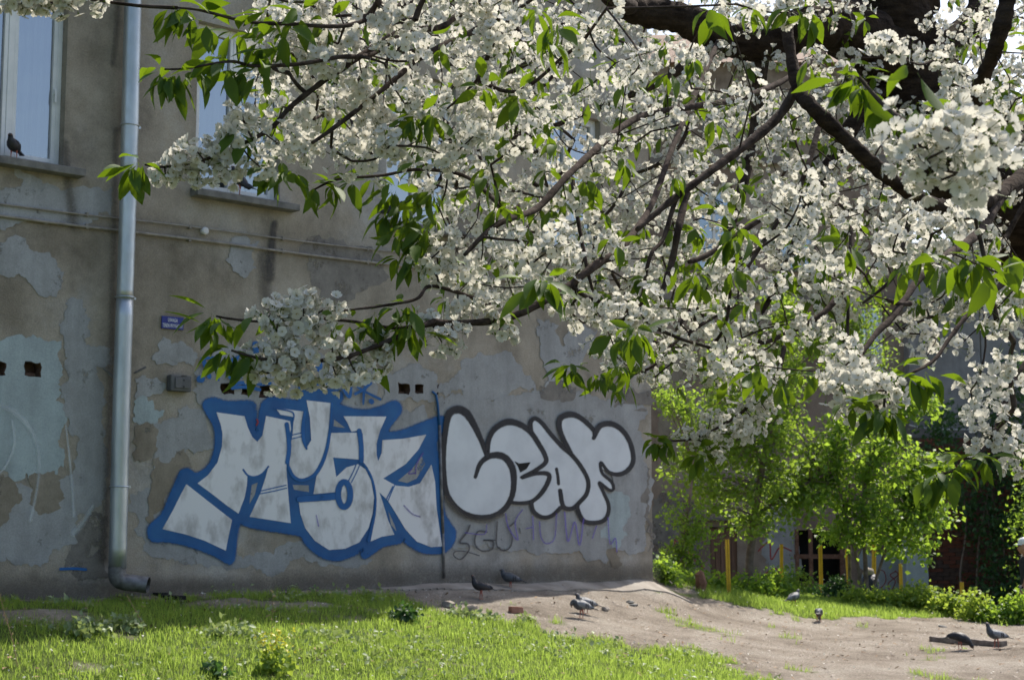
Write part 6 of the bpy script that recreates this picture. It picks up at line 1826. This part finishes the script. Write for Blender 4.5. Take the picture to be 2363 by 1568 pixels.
# old timber
ga, gb = ground_hit(2150, 1478, 14, 24), ground_hit(2318, 1490, 14, 24)
ga.z = gh(ga.x, ga.y); gb.z = gh(gb.x, gb.y)
tb = empty('timber_beam', ga, 'weathered grey timber beam lying on the bare ground by two pigeons', 'timber')
d = (gb - ga).normalized(); q = Vector((-d.y, d.x, 0)).normalized(); up = d.cross(q) if d.cross(q).z > 0 else q.cross(d)
m_ = MB(); n = 14; L = (gb - ga).length
ringp = []
rr_ = random.Random(3)
for i in range(n + 1):
    c = ga + d * (L * i / n) + up * .024
    w_ = .06 + rr_.uniform(-.008, .008); h = .034 + rr_.uniform(-.006, .006)
    ringp.append([c - q * w_ - up * h, c + q * w_ - up * h, c + q * w_ * .92 + up * h, c - q * w_ * .9 + up * h])
V = [p for r in ringp for p in r]; F = []
for i in range(n):
    for k in range(4): F.append((i * 4 + k, i * 4 + (k + 1) % 4, i * 4 + 4 + (k + 1) % 4, i * 4 + 4 + k))
F += [(3, 2, 1, 0), (n * 4, n * 4 + 1, n * 4 + 2, n * 4 + 3)]
m_.add(V, F); m_.build('beam_body', M['log'], tb, bevel=.006)

# rusty stump at the end of the apron
g = ground_hit(1615, 1362, 20, 27)
stp = empty('rusty_barrel', g, 'rusty brown lump standing at the end of the concrete apron', 'stump')
m_ = MB().tube([(0, 0, -.05), (.02, 0, .1), (0, .01, .22), (.03, 0, .27)], [.06, .085, .07, .03], 7)
m_.build('stump_body', M['rust'], stp, keep=False, smooth=False)
stp.name = 'tree_stump'
# dark blue bag
g = P(2006, 1352, 26.5)
bgx = empty('rubbish_bag', (g.x, 26.5, gh(g.x, 26.5)), 'dark blue bag with a pale top, behind the yellow post under the sapling', 'bag')
m_ = MB().tube([(0, 0, 0), (0, 0, .15), (.02, 0, .4), (0, 0, .52)], [.16, .2, .16, .10], 14)
m_.build('bag_body', simple('dark_blue_plastic', (.01, .012, .03), (.02, .025, .06), 5, .5, bscale=8, bstr=1.0, bdist=.05), bgx, keep=False, smooth=True)
m_ = MB().tube([(0, 0, .52), (-.02, 0, .58), (-.05, 0, .63)], [.10, .10, .03], 12)
m_.build('bag_top', M['stone'], bgx, keep=False, smooth=True)

# ------------------------------------------------------------------ pigeons
M['pg_body'] = simple('pigeon_grey_body', (.045, .05, .06), (.09, .10, .115), 30, .6, bscale=120, bstr=.4, bdist=.002)
M['pg_dark'] = simple('pigeon_dark_feathers', (.012, .013, .018), (.03, .032, .04), 30, .55, bscale=120, bstr=.4, bdist=.002)
M['pg_wing'] = simple('pigeon_pale_wing', (.13, .14, .155), (.24, .25, .27), 26, .6, bscale=120, bstr=.4, bdist=.002)
M['pg_leg'] = simple('pigeon_pink_leg', (.30, .08, .06), (.36, .11, .08), 30, .6, bstr=0)
M['pg_beak'] = simple('pigeon_beak', (.05, .045, .04), (.07, .06, .055), 30, .5, bstr=0)
M['pg_eye'] = simple('pigeon_eye', (.4, .12, .02), (.45, .14, .03), 30, .3, bstr=0)
def loft(mb, secs, n=14, m=0):
    """secs: (x, z, ry, rz) along the body, y = width"""
    b = len(mb.V)
    for i, (x, z, ry, rz_) in enumerate(secs):
        t = Vector((secs[min(i + 1, len(secs) - 1)][0] - secs[max(i - 1, 0)][0], 0, secs[min(i + 1, len(secs) - 1)][1] - secs[max(i - 1, 0)][1])).normalized()
        up = Vector((-t.z, 0, t.x))
        for k in range(n):
            a = 2 * math.pi * k / n
            mb.V.append(Vector((x, 0, z)) + Vector((0, 1, 0)) * math.cos(a) * ry + up * math.sin(a) * rz_)
    for i in range(len(secs) - 1):
        for k in range(n):
            k2 = (k + 1) % n
            mb.F.append((b + i * n + k, b + i * n + k2, b + (i + 1) * n + k2, b + (i + 1) * n + k)); mb.M.append(m)
    mb.F.append(tuple(b + k for k in range(n))[::-1]); mb.M.append(m)
    e = b + (len(secs) - 1) * n
    mb.F.append(tuple(e + k for k in range(n))); mb.M.append(m)
def pigeon(loc, heading, pose, label, dark=False, scale=1.0, wing='pg_wing'):
    """heading: direction the bird faces, degrees from +X"""
    t = empty('pigeon', loc, label, 'pigeon', 'pigeons in the yard and on the sills', math.radians(heading))
    body = {
        'stand': [(-.105, .135, .012, .008), (-.075, .145, .034, .028), (-.02, .150, .054, .050), (.03, .158, .056, .056), (.065, .180, .046, .046), (.083, .212, .030, .030), (.090, .240, .022, .022), (.097, .262, .022, .021), (.106, .275, .018, .016), (.118, .276, .009, .008)],
        'hunch': [(-.115, .105, .012, .008), (-.08, .115, .036, .030), (-.02, .125, .058, .054), (.035, .135, .060, .060), (.072, .160, .046, .046), (.088, .182, .030, .030), (.095, .202, .025, .024), (.103, .213, .024, .021), (.115, .214, .017, .015), (.126, .211, .008, .007)],
        'steep': [(-.095, .085, .012, .008), (-.07, .105, .034, .028), (-.03, .135, .052, .048), (.01, .165, .054, .054), (.04, .20, .046, .046), (.058, .235, .030, .030), (.066, .262, .024, .024), (.074, .284, .023, .022), (.084, .296, .018, .016), (.096, .296, .009, .008)],
        'feed': [(-.11, .150, .012, .008), (-.075, .150, .034, .028), (-.02, .142, .054, .050), (.03, .125, .055, .054), (.075, .100, .043, .043), (.100, .078, .030, .030), (.116, .056, .022, .022), (.126, .040, .022, .021), (.134, .028, .017, .016), (.138, .018, .008, .008)],
        'preen': [(-.105, .120, .012, .008), (-.075, .132, .036, .030), (-.02, .145, .058, .054), (.03, .150, .060, .060), (.062, .168, .048, .046), (.078, .180, .036, .034), (.096, .176, .026, .026), (.108, .160, .023, .022), (.112, .145, .018, .017), (.112, .134, .008, .008)]}[pose]
    h, c, s_ = 0, 0, 0
    m_ = MB(); sm = smooth_pts(body, 3); loft(m_, [tuple(v) for v in sm])
    bo = m_.build('body', M['pg_dark'] if dark else M['pg_body'], t, smooth=True, keep=False)
    hp = body[-2]
    b0 = body[-1]
    m_ = MB(); pb = Vector((b0[0], 0, b0[1])); dr = Vector((b0[0] - hp[0], 0, b0[1] - hp[1])).normalized()
    m_.tube([pb - dr * .004, pb + dr * .008, pb + dr * .018 + Vector((0, 0, -.002))], [.005, .004, .001], 6)
    m_.build('beak', M['pg_beak'], t, keep=False)
    for sgn in (-1, 1):
        m_ = MB(); m_.tube([(hp[0] - .004, sgn * (hp[2] * .9), hp[1] + .003), (hp[0] - .004, sgn * (hp[2] + .004), hp[1] + .003)], [.0045, .003], 8)
        m_.build('eye', M['pg_eye'], t, keep=False)
    # wings: shells along the flanks
    bx = body
    for sgn in (-1, 1):
        m_ = MB(); V = []; F = []
        nn = 9
        for i in range(nn):
            u = i / (nn - 1)
            x = .055 - u * .20
            zc = np.interp(-x, [-b_[0] for b_ in body[:5]][::-1], [b_[1] for b_ in body[:5]][::-1])
            ry = np.interp(-x, [-b_[0] for b_ in body[:5]][::-1], [b_[2] for b_ in body[:5]][::-1])
            ry = max(ry, .010)
            hgt = .038 * math.sin(math.pi * min(1, u * .9 + .12)) ** .6 + .004
            for j, v in enumerate((-1, -.4, .3, 1)):
                yy = sgn * (ry + .006 - abs(v) * .008 - (0.012 if v == 1 else 0) - (.008 if v == -1 else 0))
                V.append((x, yy, zc + .008 + v * hgt - u * .012))
            for j, v in enumerate((1, .3, -.4, -1)):
                yy = sgn * (ry - .002 - abs(v) * .008 - (0.012 if v == 1 else 0) - (.008 if v == -1 else 0))
                V.append((x, yy, zc + .008 + v * hgt - u * .012))
        for i in range(nn - 1):
            for j in range(8):
                F.append((i * 8 + j, i * 8 + (j + 1) % 8, i * 8 + 8 + (j + 1) % 8, i * 8 + 8 + j))
        F += [tuple(range(8)), tuple((nn - 1) * 8 + k for k in range(8))]
        m_.add(V, F)
        w_ = m_.build('wing', M['pg_dark'] if dark else M[wing], t, smooth=True, keep=False)
        if not dark:
            b_ = MB()
            for xx in (-.045, -.068):
                ry = np.interp(-xx, [-q_[0] for q_ in body[:5]][::-1], [q_[2] for q_ in body[:5]][::-1]); zc = np.interp(-xx, [-q_[0] for q_ in body[:5]][::-1], [q_[1] for q_ in body[:5]][::-1])
                b_.box((xx, sgn * (ry + .006), zc - .0), (.005, .002, .026))
            b_.build('wing_bar', M['pg_dark'], w_, keep=False)
    # tail
    a = body[0]
    m_ = MB()
    zt_, zd = a[1], -.03 if pose != 'feed' else -.03
    m_.hexa([(a[0] + .03, -.014, zt_ - .006), (a[0] + .03, .014, zt_ - .006), (a[0] - .085, .026, zt_ + zd - .004), (a[0] - .085, -.026, zt_ + zd - .004),
             (a[0] + .03, -.014, zt_ + .006), (a[0] + .03, .014, zt_ + .006), (a[0] - .085, .026, zt_ + zd + .003), (a[0] - .085, -.026, zt_ + zd + .003)])
    m_.build('tail', M['pg_dark'], t, keep=False)
    hipz = np.interp(.0, [b_[0] for b_ in body], [b_[1] for b_ in body]) - .035
    for sgn, dx in ((-1, .012), (1, -.014)):
        m_ = MB()
        m_.tube([(.0 + dx * .3, sgn * .024, hipz), (dx, sgn * .024, .045), (dx + .004, sgn * .024, .004)], [.012, .0045, .0035], 6)
        for ang in (-.5, 0, .5, 3.14):
            m_.tube([(dx + .004, sgn * .024, .004), (dx + .004 + .024 * math.cos(ang), sgn * .024 + .024 * math.sin(ang), .002)], [.003, .0015], 4)
        m_.build('leg', M['pg_leg'], t, keep=False)
    t.scale = (scale,) * 3
    return t
def on_ground(px, py, y0=14, y1=27):
    g = ground_hit(px, py, y0, y1); g.z = gh(g.x, g.y) + .004; return g
pigeon(on_ground(1110, 1384), 180, 'stand', 'dark pigeon standing upright in the shade with its tail over a twig', True, .95)
pigeon(on_ground(1178, 1358, 14, 22), 172, 'hunch', 'pigeon crouching close to the wall in the shade', False, 1.0, 'pg_body')
pigeon(on_ground(1342, 1428), 185, 'preen', 'grey pigeon with its head tucked down on the sunlit earth')
pigeon(on_ground(1352, 1417), 190, 'hunch', 'pale pigeon half hidden behind the preening grey pigeon')
pigeon(on_ground(1832, 1398, 18, 27), 40, 'hunch', 'plump grey pigeon sitting in the bright grass')
pigeon(on_ground(1890, 1434), 75, 'feed', 'pale pigeon seen from behind on the edge of the bare path', False, .95)
pigeon(on_ground(2216, 1499), -8, 'feed', 'dark pigeon pecking the ground in front of the timber beam', True, 1.05)
pigeon(on_ground(2300, 1496), 183, 'stand', 'pigeon standing tall at the end of the timber beam', False, 1.05)
def on_sill(px): 
    s = sz(px, 420, .06)[0]; p = W(s, Z_SILL - .004, .075); return p
pigeon(on_sill(28), -95, 'hunch', 'black pigeon perched on the sill of the big blue-reflecting window', True, .95)
pigeon(on_sill(552), 165, 'steep', 'dark pigeon perched on the sill below the blossom', True, 1.05)
pigeon(on_sill(905), 10, 'hunch', 'dark pigeon on a window sill mostly hidden by leaves', True, 1.0)

# ------------------------------------------------------------------ the man in the white cap
M['skin'] = simple('tanned_skin', (.33, .17, .11), (.40, .21, .14), 12, .5, bstr=.1)
M['shirt'] = simple('black_tshirt', (.012, .013, .016), (.022, .023, .028), 12, .85, bstr=.3)
M['trousers'] = simple('dark_trousers', (.012, .015, .03), (.02, .024, .045), 12, .85, bstr=.3)
M['cap'] = simple('white_cap_cloth', (.70, .70, .70), (.76, .76, .76), 12, .8, bstr=.2)
M['hair'] = simple('short_dark_hair', (.015, .011, .008), (.03, .02, .015), 40, .8, bscale=120, bstr=.8)
hx = P(2370, 1240, 26.2)
gz_ = hx.z - 1.78
PX, PY = hx.x, 26.2
def skin_obj(name, joints, edges, mat, parent, lv=2, root=0):
    me = bpy.data.meshes.new(name)
    me.from_pydata([j[:3] for j in joints], edges, [])
    o = link(bpy.data.objects.new(name, me)); o.parent = parent
    sk = o.modifiers.new('skin', 'SKIN'); sk.use_smooth_shade = True
    sv = me.skin_vertices[0].data
    for i, j in enumerate(joints):
        sv[i].radius = (j[3], j[4] if len(j) > 4 else j[3]); sv[i].use_root = (i == root)
    ss = o.modifiers.new('sub', 'SUBSURF'); ss.levels = lv; ss.render_levels = lv
    me.materials.append(mat)
    return o
man = empty('person', (PX, PY, gz_), 'man in a white cap and black T-shirt with white shoulder stripes walking behind the shrubs', 'person')
# local frame: he faces -X, mid-stride
J = [(0, 0, .95, .13, .15), (0, 0, 1.15, .12, .15), (-.01, 0, 1.33, .13, .17), (-.01, 0, 1.45, .07, .10), (-.03, 0, 1.52, .055), (-.045, 0, 1.60, .07),
     (-.01, -.19, 1.42, .055), (.0, -.24, 1.15, .045), (-.14, -.25, .95, .036), (-.19, -.25, .89, .028, .036),
     (-.01, .19, 1.42, .055), (.06, .24, 1.15, .045), (-.02, .25, .92, .036), (-.04, .25, .86, .028, .036),
     (-.02, -.10, .88, .10), (-.16, -.10, .50, .065), (-.14, -.10, .10, .045), (-.26, -.10, .04, .035, .045),
     (.02, .10, .88, .10), (.08, .10, .50, .065), (.24, .10, .14, .045), (.14, .10, .05, .035, .045)]
E = [(0, 1), (1, 2), (2, 3), (3, 4), (4, 5), (2, 6), (6, 7), (7, 8), (8, 9), (2, 10), (10, 11), (11, 12), (12, 13), (0, 14), (14, 15), (15, 16), (16, 17), (0, 18), (18, 19), (19, 20), (20, 21)]
skin_obj('body', J, E, M['skin'], man)
# head with face
hm = MB()
secs = [(1.50, .045, .05, .0), (1.53, .065, .065, -.01), (1.56, .085, .072, -.012), (1.60, .097, .077, -.006), (1.645, .10, .08, 0), (1.69, .095, .078, .004), (1.73, .075, .065, .006), (1.755, .03, .03, .006)]
n = 18
for z, rx, ry, ox in secs:
    for k in range(n):
        a = 2 * math.pi * k / n
        x = math.cos(a) * rx
        fx = max(0, -math.cos(a)) ** 8
        nose = .026 * fx if 1.585 < z < 1.62 else (.012 * fx if 1.55 < z < 1.59 else 0)
        chin = .012 * fx if z < 1.54 else 0
        eye = -.006 * fx if 1.63 < z < 1.66 else 0
        hm.V.append(Vector((-.05 + ox + x - nose - chin - eye, math.sin(a) * ry, z)))
for i in range(len(secs) - 1):
    for k in range(n): hm.F.append((i * n + k, i * n + (k + 1) % n, (i + 1) * n + (k + 1) % n, (i + 1) * n + k)); hm.M.append(0)
hm.F.append(tuple((len(secs) - 1) * n + k for k in range(n))); hm.M.append(0)
hm.build('head', M['skin'], man, smooth=True, keep=False)
for sgn in (-1, 1):
    MB().box((-.135, sgn * .03, 1.645), (.006, .012, .006)).build('eye', M['hair'], man, keep=False)
    MB().tube([(-.04, sgn * .078, 1.60), (-.035, sgn * .09, 1.63), (-.04, sgn * .08, 1.655)], [.010, .016, .010], 7).build('ear', M['skin'], man, smooth=True, keep=False)
MB().box((-.142, 0, 1.568), (.006, .022, .004)).build('mouth', M['rust'], man, keep=False)
hb = MB(); 
for z, r1 in ((1.60, .085), (1.66, .098), (1.69, .098)):
    for k in range(9):
        a = -math.pi * .42 + math.pi * .84 * k / 8
        hb.V.append(Vector((-.045 + math.cos(a) * (r1 + .008), math.sin(a) * r1 * .86, z)))
for i in range(2):
    for k in range(8): hb.F.append((i * 9 + k, i * 9 + k + 1, i * 9 + 10 + k, i * 9 + 9 + k)); hb.M.append(0)
hb.build('hair', M['hair'], man, smooth=True, keep=False)
cp_ = MB()
csec = [(1.672, .108, .088), (1.70, .112, .092), (1.74, .104, .086), (1.775, .075, .062), (1.79, .02, .018)]
for z, rx, ry in csec:
    for k in range(n):
        a = 2 * math.pi * k / n; cp_.V.append(Vector((-.045 + math.cos(a) * rx, math.sin(a) * ry, z)))
for i in range(len(csec) - 1):
    for k in range(n): cp_.F.append((i * n + k, i * n + (k + 1) % n, (i + 1) * n + (k + 1) % n, (i + 1) * n + k)); cp_.M.append(0)
cp_.F.append(tuple((len(csec) - 1) * n + k for k in range(n))); cp_.M.append(0)
cap = cp_.build('cap', M['cap'], man, smooth=True, keep=False)
bm_ = MB(); V = []
for r_, dz in ((.0, 0), (1., -.018)):
    for k in range(9):
        a = math.pi * (.72 + .56 * k / 8)
        V.append(Vector((-.045 + math.cos(a) * (.106 + .085 * r_ * math.sin(math.pi * k / 8) ** .5), math.sin(a) * (.088 + .0 * r_), 1.682 + dz)))
V2_ = [v + Vector((0, 0, -.006)) for v in V]
F = [(k, k + 1, 10 + k, 9 + k) for k in range(8)]
bm_.add(V + V2_, F + [tuple(18 + i for i in f)[::-1] for f in F] + [(9 + k, 10 + k, 28 + k, 27 + k) for k in range(8)])
bm_.build('cap_brim', M['cap'], cap, smooth=True, keep=False)
# shirt and trousers a little proud of the body
skin_obj('shirt', [(0, 0, .93, .155, .18), (0, 0, 1.15, .14, .175), (-.01, 0, 1.34, .15, .19), (-.01, 0, 1.455, .085, .12), (-.01, -.20, 1.42, .075), (0, -.235, 1.20, .068), (-.01, .20, 1.42, .075), (.045, .235, 1.20, .068)],
         [(0, 1), (1, 2), (2, 3), (2, 4), (4, 5), (2, 6), (6, 7)], M['shirt'], man)
skin_obj('trousers', [(0, 0, .96, .145, .165), (-.02, -.10, .86, .115), (-.16, -.10, .50, .085), (-.14, -.10, .12, .07), (.02, .10, .86, .115), (.08, .10, .50, .085), (.235, .10, .17, .07)],
         [(0, 1), (1, 2), (2, 3), (0, 4), (4, 5), (5, 6)], M['trousers'], man)
st = MB()
for dz in (0, .022, .044):
    st.tube([(-.02, -.11, 1.515 - dz * .6), (-.03, -.20, 1.505 - dz), (-.04, -.268, 1.43 - dz), (-.03, -.30, 1.30 - dz * .3)], .0045, 5)
    st.tube([(-.02, .11, 1.515 - dz * .6), (-.03, .20, 1.505 - dz), (-.04, .268, 1.43 - dz), (.0, .30, 1.30 - dz * .3)], .0045, 5)
st.build('shoulder_stripes', M['cap'], man, keep=False)
for (x, y, z, sg) in ((-.19, -.25, .89, -1), (-.04, .25, .86, 1)):
    for k, (dy, L) in enumerate(((-.024, .062), (-.008, .075), (.008, .07), (.024, .055))):
        MB().tube([(x - .004, y + dy, z), (x - .02, y + dy, z - L * .55), (x - .012, y + dy, z - L), (x + .004, y + dy, z - L * 1.15)], [.0095, .009, .008, .006], 6).build('finger', M['skin'], man, smooth=True, keep=False)
    MB().tube([(x - .012, y + sg * -.02, z + .02), (x - .045, y + sg * -.03, z - .015), (x - .048, y + sg * -.026, z - .04)], [.011, .010, .007], 6).build('thumb', M['skin'], man, smooth=True, keep=False)
for (x, y, z) in ((-.20, -.10, .05), (.20, .10, .07)):
    MB().box((x, y, z), (.13, .045, .045)).build('shoe', M['shirt'], man, keep=False, bevel=.03)

# ------------------------------------------------------------------ bare tree across the yard, seen in the window glass
bt = empty('bare_tree', (17.5, 9.0, gh(15.9, 9.0) - .2), 'bare branched tree standing across the yard, mirrored in the window panes', 'tree')
rb = random.Random(21)
m_ = MB()
def grow(p, d, r, L, lv):
    q = p + d * L
    m_.tube([p, p + d * L * .5 + Vector((rb.gauss(0, .04), rb.gauss(0, .04), 0)) * L, q], [r, r * .85, r * .7], 6 if lv < 3 else 4, cap=False)
    if lv > 5: return
    for _ in range(3 if lv < 4 else 2):
        nd = (d + Vector((rb.gauss(0, .5), rb.gauss(0, .5), rb.gauss(.05, .35)))).normalized()
        grow(q, nd, r * .62, L * .78, lv + 1)
for k in range(3):
    a = k * 2.1
    grow(Vector((0, 0, 2.2)), Vector((math.cos(a) * .5, math.sin(a) * .5, 1)).normalized(), .14, 2.3, 1)
tag(m_.build('branches', M['twig'], bt, keep=False), kind='stuff')
MB().tube([(0, 0, -.3), (0, 0, 1), (0, 0, 2.3)], [.3, .24, .2], 12).build('trunk', M['twig'], bt, keep=False, smooth=True)
